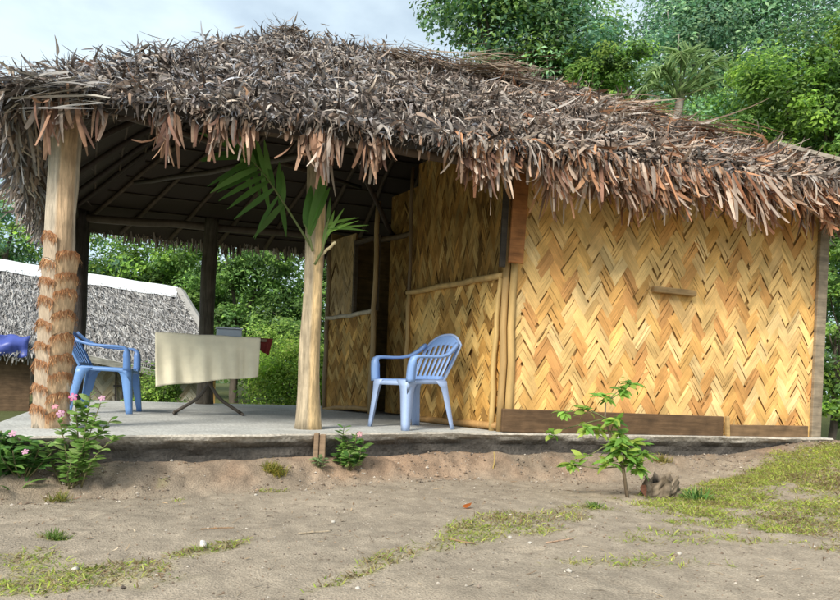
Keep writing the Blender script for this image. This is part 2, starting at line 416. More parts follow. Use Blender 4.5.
# window opening: a dark frame with the room behind
def pole(name, p, q, r, col=(.45, .30, .13), parent=HUT, mat=None, bend=.0, n=7, taper=.85):
    p = A(p, float); q = A(q, float); k = 9; t = np.linspace(0, 1, k)[:, None]
    path = p * (1 - t) + q * t
    side = unit(np.cross(q - p, A([.3, .5, .8]))); path = path + side * (np.sin(t * math.pi) * bend) + side * (.25 * r * np.sin(t * 17 + p[0]))
    mb = MB(); tube(mb, path, np.linspace(r, r * taper, k), n, col, noise=.12, seed=int(abs(p[0] * 97 + q[2] * 31)) % 50)
    return mb.build(name, mat or M_pole, parent, smooth_=True)
def P3(p, z, off=0.): return (p[0] + so[0] * off, p[1] + so[1] * off, z)
mbw = MB()
for a, b in ((P3(G0, 1.27, .0), P3(G0, 2.2, .0)), (P3(gm, 1.27, .0), P3(gm, 2.2, 0)), (P3(G0, 2.17, 0), P3(gm, 2.17, 0))):
    plank(mbw, a, b, .05, .04, up=(so[0], so[1], 0), col=(.10, .075, .05))
mbw.build('window_frame', M_plank, HUT)
# framing of the panels
pole('panel_rail', P3(S0, 1.375, .03), P3(S1, 1.355, .03), .030, (.50, .33, .13))
pole('panel_rail', P3(S0, .05, .035), P3(S1, .04, .035), .034, (.42, .24, .09), bend=.02)
pole('panel_stile', P3(S0 + (S1 - S0) * .045, 0, .035), P3(S0 + (S1 - S0) * .02, 1.36, .03), .028, (.56, .38, .15), bend=.015)
pole('panel_stile', P3(S0 + (S1 - S0) * .985, 0, .03), P3(S0 + (S1 - S0) * .985, 1.36, .03), .026, (.46, .30, .12))
pole('panel_rail', P3(G0, 1.27, .03), P3(G1, 1.24, .03), .030, (.52, .45, .33), bend=.02)
pole('panel_rail', P3(G0, .06, .03), P3(G1, .0, .03), .030, (.40, .25, .10), bend=-.03)
pole('panel_stile', P3(G0, 0, .03), P3(G0, 2.6, .02), .034, (.42, .29, .14))
pole('panel_stile', P3(G1, 0, .03), P3(G1, 2.2, .02), .034, (.26, .19, .11))
pole('panel_stile', P3(S1, 0, .0), P3(S1 + A([-.02, .0]), 2.7, .0), .022, (.16, .11, .06))
pole('panel_rail', (-.62, 8.0, 2.15), (.35, 7.2, 2.2), .035, (.14, .10, .06))
# corner trim and the boards of the front wall
pole('corner_post', wp(-.02, .02, 0), wp(-.01, .02, 2.4), .036, (.50, .33, .13), bend=.012)
pole('corner_post', wp(-.08, -.03, 0), wp(-.07, -.03, 2.4), .036, (.42, .27, .11))
mb = MB(); plank(mb, wp(3.21, .03, -.12), wp(3.24, .03, 2.3), .11, .035, up=(wd[0], wd[1], 0), col=(.27, .215, .15)); mb.build('corner_post', M_plank, HUT, mods=[('bevel', .005)])['label'] = 'flat grey board post at the right end of the front wall'
mb = MB(); plank(mb, wp(-.1, .045, .105), wp(2.12, .045, .085), .20, .045, col=(.115, .068, .035)); mb.build('base_plank', M_plank, HUT, mods=[('bevel', .006)])['label'] = 'long dark brown board along the wall foot'
mb = MB(); plank(mb, wp(2.20, .04, .045), wp(3.1, .04, .05), .125, .04, col=(.17, .105, .055)); mb.build('base_plank', M_plank, HUT, mods=[('bevel', .006)])['label'] = 'short lower brown board at the right of the wall foot'
mb = MB(); plank(mb, wp(2.165, .075, -.02), wp(2.15, .075, .19), .035, .03, up=(wd[0], wd[1], 0), col=(.40, .26, .11)); mb.build('plank_stake', M_plank, HUT, mods=[('bevel', .004)])
mb = MB(); plank(mb, wp(1.33, .045, 1.335), wp(1.78, .045, 1.322), .055, .05, col=(.33, .215, .10)); mb.build('wall_batten', M_plank, HUT, mods=[('bevel', .008)])
mb = MB(); plank(mb, wp(-.045, .10, 1.455), wp(-.005, .085, 2.3), .135, .03, up=(wd[0], wd[1], 0), col=(.33, .135, .045)); mb.build('hanging_board', M_plank, HUT, mods=[('bevel', .004)])
mb = MB(); plank(mb, wp(-.15, .06, 1.42), wp(-.13, .06, 2.3), .05, .03, up=(wd[0], wd[1], 0), col=(.05, .04, .03)); mb.build('hanging_board', M_plank, HUT)
# hidden sides of the room
RB = A([2.65, 10.9])
for p, q in ((WB, RB), (RB, G1)):
    mb = MB(); plank(mb, (p[0], p[1], 1.2), (q[0], q[1], 1.2), 2.4, .03, col=(.30, .20, .08)); mb.build('outer_wall', M_plank, HUT)

# log posts ----------------------------------------------------------------
def log_post(base, top, r0, r1, col, col2=None, bumps=0, seed=1, flat=False, label=None):
    base = A(base, float); top = A(top, float); k = 26; n = 20
    t = np.linspace(0, 1, k); V = []; C = []; U = []
    for i in range(k):
        c = base * (1 - t[i]) + top * t[i] + A([.012 * math.sin(5 * t[i] + seed), .01 * math.sin(3.3 * t[i] + 2 * seed), 0])
        r = r0 * (1 - t[i]) + r1 * t[i] + .22 * r0 * math.exp(-t[i] * 16)
        for j in range(n):
            a = 2 * math.pi * j / n
            rr = r * (1 + .09 * (2 * float(vnoise(j * .55 + 9, t[i] * 4, seed)) - 1) + bumps * (2 * float(vnoise(j * 1.1, t[i] * 11, seed + 3)) - 1))
            rr *= 1 - .16 * math.exp(-((a - (4.75 + .15 * math.sin(4 * t[i]))) / .16) ** 2)       # split running up the log
            V.append(c + A([math.cos(a) * rr, math.sin(a) * rr, 0])); U.append((j / n, t[i]))
            f = 1 if (col2 is not None and 4.75 < a < 6.6) else 0
            base_c = A(col2 if f else col); C.append(base_c * (.8 + .4 * float(fbm(j * .8, t[i] * 9, seed + 5))))
    F = [(i * n + j, i * n + (j + 1) % n, (i + 1) * n + (j + 1) % n, (i + 1) * n + j) for i in range(k - 1) for j in range(n)] + [tuple(range(n - 1, -1, -1)), tuple(range((k - 1) * n, k * n))]
    mb = MB(); mb.add(V, F, A(C), U); o = mb.build('post', M_log, HUT, smooth_=True)
    if label: o['label'] = label
    return o
LP = A([-2.571, 4.46, -.01]); LPT = A([-2.50, 4.46, 2.34])
post1 = log_post(LP, LPT, .102, .092, (.50, .425, .33), (.56, .39, .24), .05, 1, label='pale log post at the near left corner with shaggy orange bark rings')
# shaggy rings of fibre left on the log, two staggered columns
mb = MB()
for colm, (a_lo, a_hi, zz) in enumerate([(3.3, 5.02, [.16, .31, .46, .60, .75, .89, 1.03, 1.17, 1.30]), (4.98, 6.9, [.10, .24, .38, .52, .67, .81, .95, 1.09, 1.22])]):
    for zi, z in enumerate(zz):
        na, nz_ = 26, 8; V = []; C = []; hgt = rng.uniform(.14, .19); z = z + rng.normal(0, .014)
        for k in range(nz_):
            q = k / (nz_ - 1)
            for j in range(na):
                f = j / (na - 1); a = a_lo + (a_hi - a_lo) * f
                arch = .035 * (1 - (2 * f - 1) ** 2) - .02
                rag = .018 * (float(vnoise(j * 1.3, zi * 3 + colm * 17, 61)) - .5) * (1 - q)
                zq = z + arch + rag - hgt * q
                t = zq / 2.34; rr = (.108 - .008 * t) * (1.02 + .05 * float(vnoise(j * .6, zi * 2 + k * .4, 62))) + (.012 * float(vnoise(j * .8, zi * 5.1, 63)) + .002) * (1 - q) ** 2 - .006 * q
                c = LP * (1 - t) + LPT * t
                V.append((c[0] + math.cos(a) * rr, c[1] + math.sin(a) * rr, zq))
                m = float(vnoise(j * .9, zi * 4 + k * .8, 64)); e = max(0, 1 - q * (1.3 + 2.2 * m))
                C.append((A([.36, .16, .07]) * e + A([.50, .395, .29] if colm == 0 else [.54, .37, .22]) * (1 - e)) * (.7 + .6 * float(vnoise(j * 2.1, k * 1.7 + zi * 9, 65))))
        F = [(k * na + j, k * na + j + 1, (k + 1) * na + j + 1, (k + 1) * na + j) for k in range(nz_ - 1) for j in range(na - 1)]
        mb.add(V, F, A(C), [(j * .3, k * .15) for k in range(nz_) for j in range(na)])
        n = 85; a = rng.uniform(a_lo, a_hi, n); f = (a - a_lo) / (a_hi - a_lo); zq = z + .035 * (1 - (2 * f - 1) ** 2) - .025 - .045 * rng.random(n) ** 2; t = zq / 2.34
        out = np.stack([np.cos(a), np.sin(a), 0 * a], 1); P = LP[None] * (1 - t)[:, None] + LPT[None] * t[:, None] + out * ((.108 - .008 * t) * 1.13)[:, None]; P[:, 2] = zq
        T = A([[0, 0, -1.]]) + out * rng.uniform(.0, .35, (n, 1)) + rng.normal(0, .2, (n, 3))
        ribbons(mb, P, T, out, rng.uniform(.01, .05, n), rng.uniform(.0018, .006, n), pick([(.42, .20, .085), (.34, .15, .06), (.50, .30, .15), (.25, .11, .05)], n), 3, rng.normal(.0, .4, n), rng.normal(0, .8, n))
fib = mb.build('bark_fringe', M_fibre, post1)
log_post((-.875, 5.14, -.01), (-.9, 5.14, 2.3), .088, .07, (.47, .38, .26), (.62, .44, .23), .04, 4, label='pale log post in the middle of the porch front holding palm leaves')
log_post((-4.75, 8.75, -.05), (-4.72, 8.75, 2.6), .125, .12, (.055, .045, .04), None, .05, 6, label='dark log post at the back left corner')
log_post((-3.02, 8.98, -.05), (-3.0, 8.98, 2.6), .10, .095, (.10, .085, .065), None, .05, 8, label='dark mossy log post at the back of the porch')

# roof -----------------------------------------------------------------------
FL = A([-2.67, 4.03, 2.08]); FR = A([4.46, 6.14, 2.26]); BL = A([-5.35, 9.15, 2.42]); BR = A([2.95, 11.5, 2.3])
RL = A([-1.62, 7.2, 4.12]); RR = A([1.62, 8.18, 4.12])
FACES = [(FL, FR, RR, RL), (BL, FL, RL, RL), (FR, BR, RR, RR), (BR, BL, RL, RR)]
def roof_pt(f, u, v, lift=0.):
    a, b, c, d = f; u = np.asarray(u)[..., None]; v = np.asarray(v)[..., None]
    p = (a * (1 - u) + b * u) * (1 - v) + (d * (1 - u) + c * u) * v
    n = unit(np.cross(b - a, d - a)); 
    if n[2] < 0: n = -n
    return p + n * lift, n
TH = .09
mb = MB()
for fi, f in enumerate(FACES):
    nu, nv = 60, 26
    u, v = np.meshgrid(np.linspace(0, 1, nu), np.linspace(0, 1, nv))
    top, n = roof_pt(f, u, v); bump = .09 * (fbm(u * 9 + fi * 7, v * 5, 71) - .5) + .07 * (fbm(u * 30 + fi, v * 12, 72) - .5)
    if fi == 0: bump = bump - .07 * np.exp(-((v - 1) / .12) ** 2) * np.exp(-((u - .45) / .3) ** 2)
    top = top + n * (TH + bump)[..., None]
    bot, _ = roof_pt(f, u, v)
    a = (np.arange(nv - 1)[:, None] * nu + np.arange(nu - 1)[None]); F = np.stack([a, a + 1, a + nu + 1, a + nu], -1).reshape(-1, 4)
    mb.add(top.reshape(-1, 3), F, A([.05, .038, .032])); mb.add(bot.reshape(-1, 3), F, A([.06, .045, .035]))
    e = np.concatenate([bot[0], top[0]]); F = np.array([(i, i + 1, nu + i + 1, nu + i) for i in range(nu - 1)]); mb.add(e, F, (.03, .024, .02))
GREY = [(.40, .35, .31), (.30, .25, .22), (.19, .15, .13), (.50, .44, .39), (.25, .185, .145), (.35, .27, .22), (.12, .09, .075), (.44, .36, .29)]
RED = [(.38, .19, .10), (.30, .14, .075), (.44, .25, .14), (.46, .35, .27), (.22, .11, .06), (.38, .29, .23), (.52, .41, .33)]
GLARE_GREY = [(.36, .36, .38), (.26, .26, .28), (.16, .16, .18), (.46, .45, .46), (.30, .26, .25)]  # bluish greys: veiling glare of the upper left painted into the leaf colour
def course_leaves(f, n_courses, per_m, seedv):
    a, b, c, d = f; S = np.linalg.norm((d + c) / 2 - (a + b) / 2)
    for k in range(n_courses):
        v0 = (k + .2) / n_courses
        Lr = np.linalg.norm(b - a) * (1 - v0) + np.linalg.norm(c - d) * v0
        n = int(Lr * per_m); 
        if n < 3: continue
        u = rng.random(n); v = np.clip(v0 + np.abs(rng.normal(0, .30 / n_courses, n)), 0.0, .995)
        # clump density so that gaps and heaps show
        keep = fbm(u * Lr * 1.6 + k * 3.1, v * 0 + k, seedv) + rng.normal(0, .12, n) > .43
        u = u[keep]; v = v[keep]; n = len(u)
        P, nr = roof_pt(f, u, v, 0); P = P + nr * (TH + .055 - .06 * np.clip((v - v0) * n_courses, 0, 1) + rng.uniform(-.02, .04, n))[:, None]
        down = unit((a * (1 - u[:, None]) + b * u[:, None]) - (d * (1 - u[:, None]) + c * u[:, None]))
        side = np.cross(np.tile(nr, (n, 1)), down)
        yaw = rng.normal(0, .65, n); yaw = np.where(rng.random(n) < .16, rng.uniform(-2.6, 2.6, n), yaw)
        lift = rng.uniform(-.1, .42, n) + .25 * (rng.random(n) < .15)
        T = (down * np.cos(yaw)[:, None] + side * np.sin(yaw)[:, None]) * np.cos(lift)[:, None] + nr * np.sin(lift)[:, None]
        L = rng.gamma(4, .038, n) + .07; L = np.clip(L, .08, .44); nearf = .70 + .30 * smooth(-2.2, 1.8, P[:, 0]); L = L * nearf
        mixr = smooth(-.6, 3.2, P[:, 0]) * .6 + .15 * (v < .15); mixc = smooth(1.0, -2.4, P[:, 0])  # painted glare tint grows towards the left
        rr = rng.random(n); cols = pick(GREY, n, .18); cr = pick(RED, n, .18); cc = pick(GLARE_GREY, n, .18)
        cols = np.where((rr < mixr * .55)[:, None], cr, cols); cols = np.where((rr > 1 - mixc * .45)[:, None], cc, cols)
        ribbons(mb, P, T, np.tile(nr, (n, 1)) + rng.normal(0, .45, (n, 3)), L, (.007 + rng.gamma(2.4, .0064, n)) * nearf, cols, 5, rng.normal(-1.1, 1.5, n), rng.normal(0, 1.5, n))
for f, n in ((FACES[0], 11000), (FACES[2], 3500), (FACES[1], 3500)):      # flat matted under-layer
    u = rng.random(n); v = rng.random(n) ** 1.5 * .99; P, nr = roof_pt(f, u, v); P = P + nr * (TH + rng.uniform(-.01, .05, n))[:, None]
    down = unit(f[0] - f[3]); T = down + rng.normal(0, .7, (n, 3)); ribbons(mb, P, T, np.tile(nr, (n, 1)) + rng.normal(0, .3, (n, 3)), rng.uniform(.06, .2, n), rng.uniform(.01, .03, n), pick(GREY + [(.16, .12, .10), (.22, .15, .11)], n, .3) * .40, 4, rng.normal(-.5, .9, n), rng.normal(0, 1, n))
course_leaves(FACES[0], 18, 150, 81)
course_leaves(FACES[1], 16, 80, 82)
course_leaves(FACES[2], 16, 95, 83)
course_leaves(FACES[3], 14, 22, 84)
# ridge and hip lines: heaps of leaf ends
def line_leaves(p, q, n, up=.5, spread=.1, L=(.07, .20), pal=GREY, W=(.008, .026)):
    t = rng.random(n)[:, None]; P = A(p) * (1 - t) + A(q) * t + rng.normal(0, spread, (n, 3)) * A([1, 1, .5]) + A([0, 0, TH + .02])
    T = rng.normal(0, 1, (n, 3)); T[:, 2] = rng.normal(.0, .2, n)
    ribbons(mb, P, T, rng.normal(0, .4, (n, 3)) + A([0, -.4, 1]), rng.uniform(*L, n), rng.uniform(*W, n), pick(pal, n, .2), 4, rng.normal(-.5, .9, n), rng.normal(0, 1, n))
line_leaves(RL, RR, 1300, .9, .10); line_leaves(FL, RL, 1500, .5, .07, pal=GREY + GLARE_GREY); line_leaves(FR, RR, 1300, .5, .07, pal=GREY + RED); line_leaves(RL + A([-.05, -.1, .02]), RL + A([.1, .1, .03]), 300, 1.0, .07)
for f, n, pal in ((FACES[0], 3200, GREY + GLARE_GREY + [(.30, .2, .14)]), (FACES[2], 1000, RED + GREY)):      # leaf ends curling over the eave
    u = rng.random(n); P, nr = roof_pt(f, u, rng.uniform(.0, .035, n)); P = P + nr * rng.uniform(.02, TH + .03, n)[:, None]
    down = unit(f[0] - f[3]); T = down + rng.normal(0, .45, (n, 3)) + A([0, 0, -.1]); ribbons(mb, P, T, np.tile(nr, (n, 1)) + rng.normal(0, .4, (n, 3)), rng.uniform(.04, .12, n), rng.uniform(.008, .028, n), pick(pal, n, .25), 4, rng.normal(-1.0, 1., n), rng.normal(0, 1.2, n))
# bundles of long straw laid over the thatch
def bundle(p, d, n, L, spread, pal):
    P = A(p) + rng.normal(0, 1, (n, 3)) * A(spread); T = A([d], float) + rng.normal(0, .13, (n, 3))
    ribbons(mb, P, T, A([[0, -.5, 1.]]) + rng.normal(0, .3, (n, 3)), rng.uniform(.5, 1., n) * L, rng.uniform(.012, .028, n), pick(pal, n, .15), 4, rng.normal(-.25, .25, n), rng.normal(0, .5, n), prof=[.9, 1, .9, .6, .2])
STR = [(.36, .28, .21), (.30, .22, .16), (.40, .31, .22), (.24, .16, .11)]
def on_front(u, v, lift=.2): return roof_pt(FACES[0], A(u), A(v), lift)[0]
bundle(on_front(.55, .82), (1, .25, .12), 120, 1.1, (.12, .1, .09), STR)
bundle(on_front(.34, .86, .22), (1, .2, -.16), 90, 1.0, (.15, .1, .05), STR)
bundle(on_front(.80, .52), (1, .25, .22), 60, .8, (.12, .1, .05), STR + RED)
bundle(on_front(.86, .36), (1, .25, -.02), 70, .8, (.12, .1, .05), STR + RED)
bundle(FL + A([.45, .08, .09]), (-1, -.05, -.02), 110, .5, (.10, .12, .06), [(.40, .37, .32), (.3, .28, .26), (.24, .22, .21)])
bundle(FL + A([-.3, .7, .2]), (-1, -.5, -.1), 40, .35, (.05, .25, .03), [(.34, .31, .28), (.24, .22, .2)])
bundle(FR + A([-.35, -.05, .14]), (1, .2, -.05), 60, .6, (.1, .1, .04), RED + STR)
ROOF = mb.build('thatch_roof', M_thatch, HUT)
# hanging fringes along the eaves
mb = MB()
def fringe(a, b, n, Lr, Wr, pal, out, zoff=0., cl=.42, seed=5, dens=1.6, spread=.06):
    t = rng.random(n); keep = fbm(t * np.linalg.norm(b - a) * dens, 0 * t, seed) + rng.normal(0, .05, n) > cl
    t = t[keep]; n = len(t); tt = t[:, None]
    P = a * (1 - tt) + b * tt + rng.normal(0, spread, (n, 3)) * A([1, 1, .4]) + A([0, 0, zoff])
    T = A([[0, 0, -1.]]) + A(out)[None] * rng.uniform(-.1, .5, (n, 1)) + rng.normal(0, .13, (n, 3)) + A([[.26, .07, 0]]) * smooth(.4, 3.5, P[:, :1])
    N = A(out)[None] + rng.normal(0, .5, (n, 3))
    g = .35 + 1.4 * fbm(t * 34, 0 * t, seed + 1)
    ribbons(mb, P, T, N, rng.uniform(*Lr, n) * g, rng.uniform(*Wr, n), pick(pal, n, .3), 5, rng.normal(.0, .7, n), rng.normal(0, .9, n), prof=[.55, 1, 1, .85, .5])
fo = A([.28, -.96, 0])
def fe(t): return FL * (1 - t) + FR * t
TAN = [(0.34, 0.207, 0.137), (0.391, 0.261, 0.186), (0.272, 0.153, 0.098), (0.425, 0.342, 0.284), (0.187, 0.099, 0.069)]
fringe(fe(.03), fe(.44), 900, (.10, .36), (.014, .040), TAN, fo, .05, .60, 5, 7.0, .03)
fringe(fe(.02), fe(.44), 600, (.03, .07), (.010, .024), GREY + TAN, fo, .09, .3, 6)
fringe(fe(.40), fe(.66), 950, (.10, .38), (.014, .042), TAN + RED, fo, .05, .45, 7, 5.0, .05)
fringe(fe(.62), fe(.99), 1700, (.09, .36), (.014, .042), RED + TAN + [(.20, .09, .05), (.34, .15, .08)], fo, .06, .42, 8, 5.0, .065)
fringe(fe(.40), fe(1.), 2000, (.06, .16), (.012, .03), RED + GREY + TAN, fo, .10, .2, 9, 1.6, .06)
lo_ = A([-.9, -.42, 0])
fringe(FL, BL, 2200, (.12, .36), (.014, .036), GREY + GLARE_GREY, lo_, .07, .2, 10, 2, .06)
fringe(BL, BR, 1100, (.08, .22), (.014, .036), GREY, A([-.2, .97, 0]), .08, .2, 11)
fringe(FR, BR, 1300, (.10, .30), (.014, .036), RED + GREY, A([.96, -.28, 0]), .07, .25, 12, 2, .06)
mb.build('thatch_fringe', M_thatch, ROOF)

# roof timbers seen from below -------------------------------------------------
def beam(name, p, q, r, col): pole(name, p, q, r, col, bend=.02)
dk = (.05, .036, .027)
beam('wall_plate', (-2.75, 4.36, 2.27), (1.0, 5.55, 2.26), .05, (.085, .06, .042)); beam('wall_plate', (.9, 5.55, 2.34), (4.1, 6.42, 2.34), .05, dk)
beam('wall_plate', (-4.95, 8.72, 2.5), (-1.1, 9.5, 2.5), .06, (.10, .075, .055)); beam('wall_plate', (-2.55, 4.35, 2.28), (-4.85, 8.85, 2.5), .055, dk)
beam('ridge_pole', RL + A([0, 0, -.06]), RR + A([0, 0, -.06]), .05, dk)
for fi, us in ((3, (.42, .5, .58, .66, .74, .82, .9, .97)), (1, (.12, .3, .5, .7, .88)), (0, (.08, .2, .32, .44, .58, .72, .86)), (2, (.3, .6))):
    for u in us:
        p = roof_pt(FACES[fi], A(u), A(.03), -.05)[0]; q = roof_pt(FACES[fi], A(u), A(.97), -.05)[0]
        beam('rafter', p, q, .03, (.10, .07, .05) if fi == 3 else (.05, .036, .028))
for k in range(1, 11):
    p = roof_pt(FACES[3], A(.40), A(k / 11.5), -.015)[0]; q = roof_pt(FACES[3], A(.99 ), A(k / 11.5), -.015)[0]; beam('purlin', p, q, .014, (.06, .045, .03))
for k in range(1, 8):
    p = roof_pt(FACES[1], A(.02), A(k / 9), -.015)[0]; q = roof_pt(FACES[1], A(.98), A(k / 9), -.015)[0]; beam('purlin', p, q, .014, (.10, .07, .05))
beam('brace', (-.9, 5.2, 2.25), (-3.6, 7.9, 2.75), .03, (.07, .055, .04)); beam('brace', (-2.5, 4.5, 2.3), (-.9, 8.6, 3.0), .03, (.07, .05, .035)); beam('brace', (-.4, 7.9, 2.2), (-.85, 6.0, 2.9), .03, dk)
# board lying along the right hip
mb = MB(); h0 = FR * .70 + RR * .30 + A([.22, .3, .16]); h1 = FR * 1.04 + RR * -.04 + A([.26, .35, .24])
plank(mb, h0, h1, .30, .03, up=(.2, .3, 1), col=(.07, .062, .055)); plank(mb, h0 + A([0, -.03, .17]), h1 + A([0, -.03, .17]), .045, .06, up=(.2, .3, 1), col=(.25, .215, .17))
mb.build('hip_board', M_plank, HUT)

# ------------------------------------------------------------------ palm fronds tied to the middle post
def frond(name, label, path, leaflets, base_col, W=(.04, .06), group=None):
    path = A(path, float); o = empty(name, path[0], label, 'palm frond', group)
    t = np.linspace(0, 1, 12); pp = np.stack([np.interp(t, np.linspace(0, 1, len(path)), path[:, d]) for d in range(3)], 1)
    mb = MB(); tube(mb, pp, np.linspace(.011, .004, 12), 6, (.28, .33, .13)); mb.build('stem', M_leaf, o, smooth_=True)
    mb = MB()
    for (s, d, L) in leaflets:
        p = A([np.interp(s, t, pp[:, k]) for k in range(3)])
        ribbons(mb, [p], A([d], float), A([[.15, -1., .35]]) + rng.normal(0, .2, (1, 3)), L, rng.uniform(*W), pick(base_col, 1, .15), 6, rng.normal(-.35, .2), rng.normal(.2, .2), prof=[.35, .9, 1, .85, .55, .08])
    mb.build('leaflets', M_leaf, o)
lf = []
for k in range(15):
    s = .30 + .70 * k / 14
    lf.append((s, (-1 + .6 * (1 - s) + rng.normal(0, .1), rng.normal(.1, .15), -.08 - .45 * (1 - s) + rng.normal(0, .12)), .28 + .16 * math.sin(3 * s)))
    lf.append((s, (-.35 + .5 * (1 - s) + rng.normal(0, .12), rng.normal(.0, .15), .9 - .6 * s + rng.normal(0, .1)), .27 + .08 * s))
    if k % 4 == 1: lf.append((s, (.10 + rng.normal(0, .08), rng.normal(.2, .15), -.8), .34))
frond('palm_frond', 'long green palm frond leaning left from the middle post under the eave', [(-.885, 5.03, 1.43), (-1.08, 5.02, 1.72), (-1.27, 5.0, 1.99), (-1.38, 4.98, 2.1), (-1.48, 4.98, 2.15)], lf, [(.13, .27, .06), (.10, .22, .05), (.17, .33, .08)])
lf = [(.55, (.38, -.1, 1), .40), (.62, (.5, -.1, 1), .38), (.75, (.16, -.1, 1), .34), (.45, (.30, -.1, 1), .5), (.4, (.24, -.12, 1), .52)]
frond('palm_frond', 'pair of broad green palm leaflets standing up against the middle post', [(-.875, 5.0, 1.40), (-.9, 5.0, 1.50), (-.93, 5.0, 1.58), (-.96, 5.0, 1.63)], lf, [(.16, .33, .06), (.12, .27, .05)], (.055, .085))
lf = []
for k, (dx, dz, L) in enumerate([(.12, 1, .26), (.3, 1, .28), (.5, .9, .3), (.75, .75, .3), (.9, .45, .28), (1, .22, .34), (1, .0, .33), (.9, .35, .26), (.05, .9, .2)]):
    lf.append((.4 + .06 * k, (dx, -.1 + .1 * (k % 2), dz), L))
frond('palm_frond', 'small bright green palm shoot fanning right from the middle post', [(-.86, 5.03, 1.30), (-.80, 5.03, 1.42), (-.78, 5.03, 1.56), (-.76, 5.03, 1.68)], lf, [(.24, .42, .08), (.18, .34, .07)], (.022, .036))
pole('branch_stub', (-.84, 5.06, 1.36), (-.70, 5.02, 1.48), .013, (.5, .42, .25))

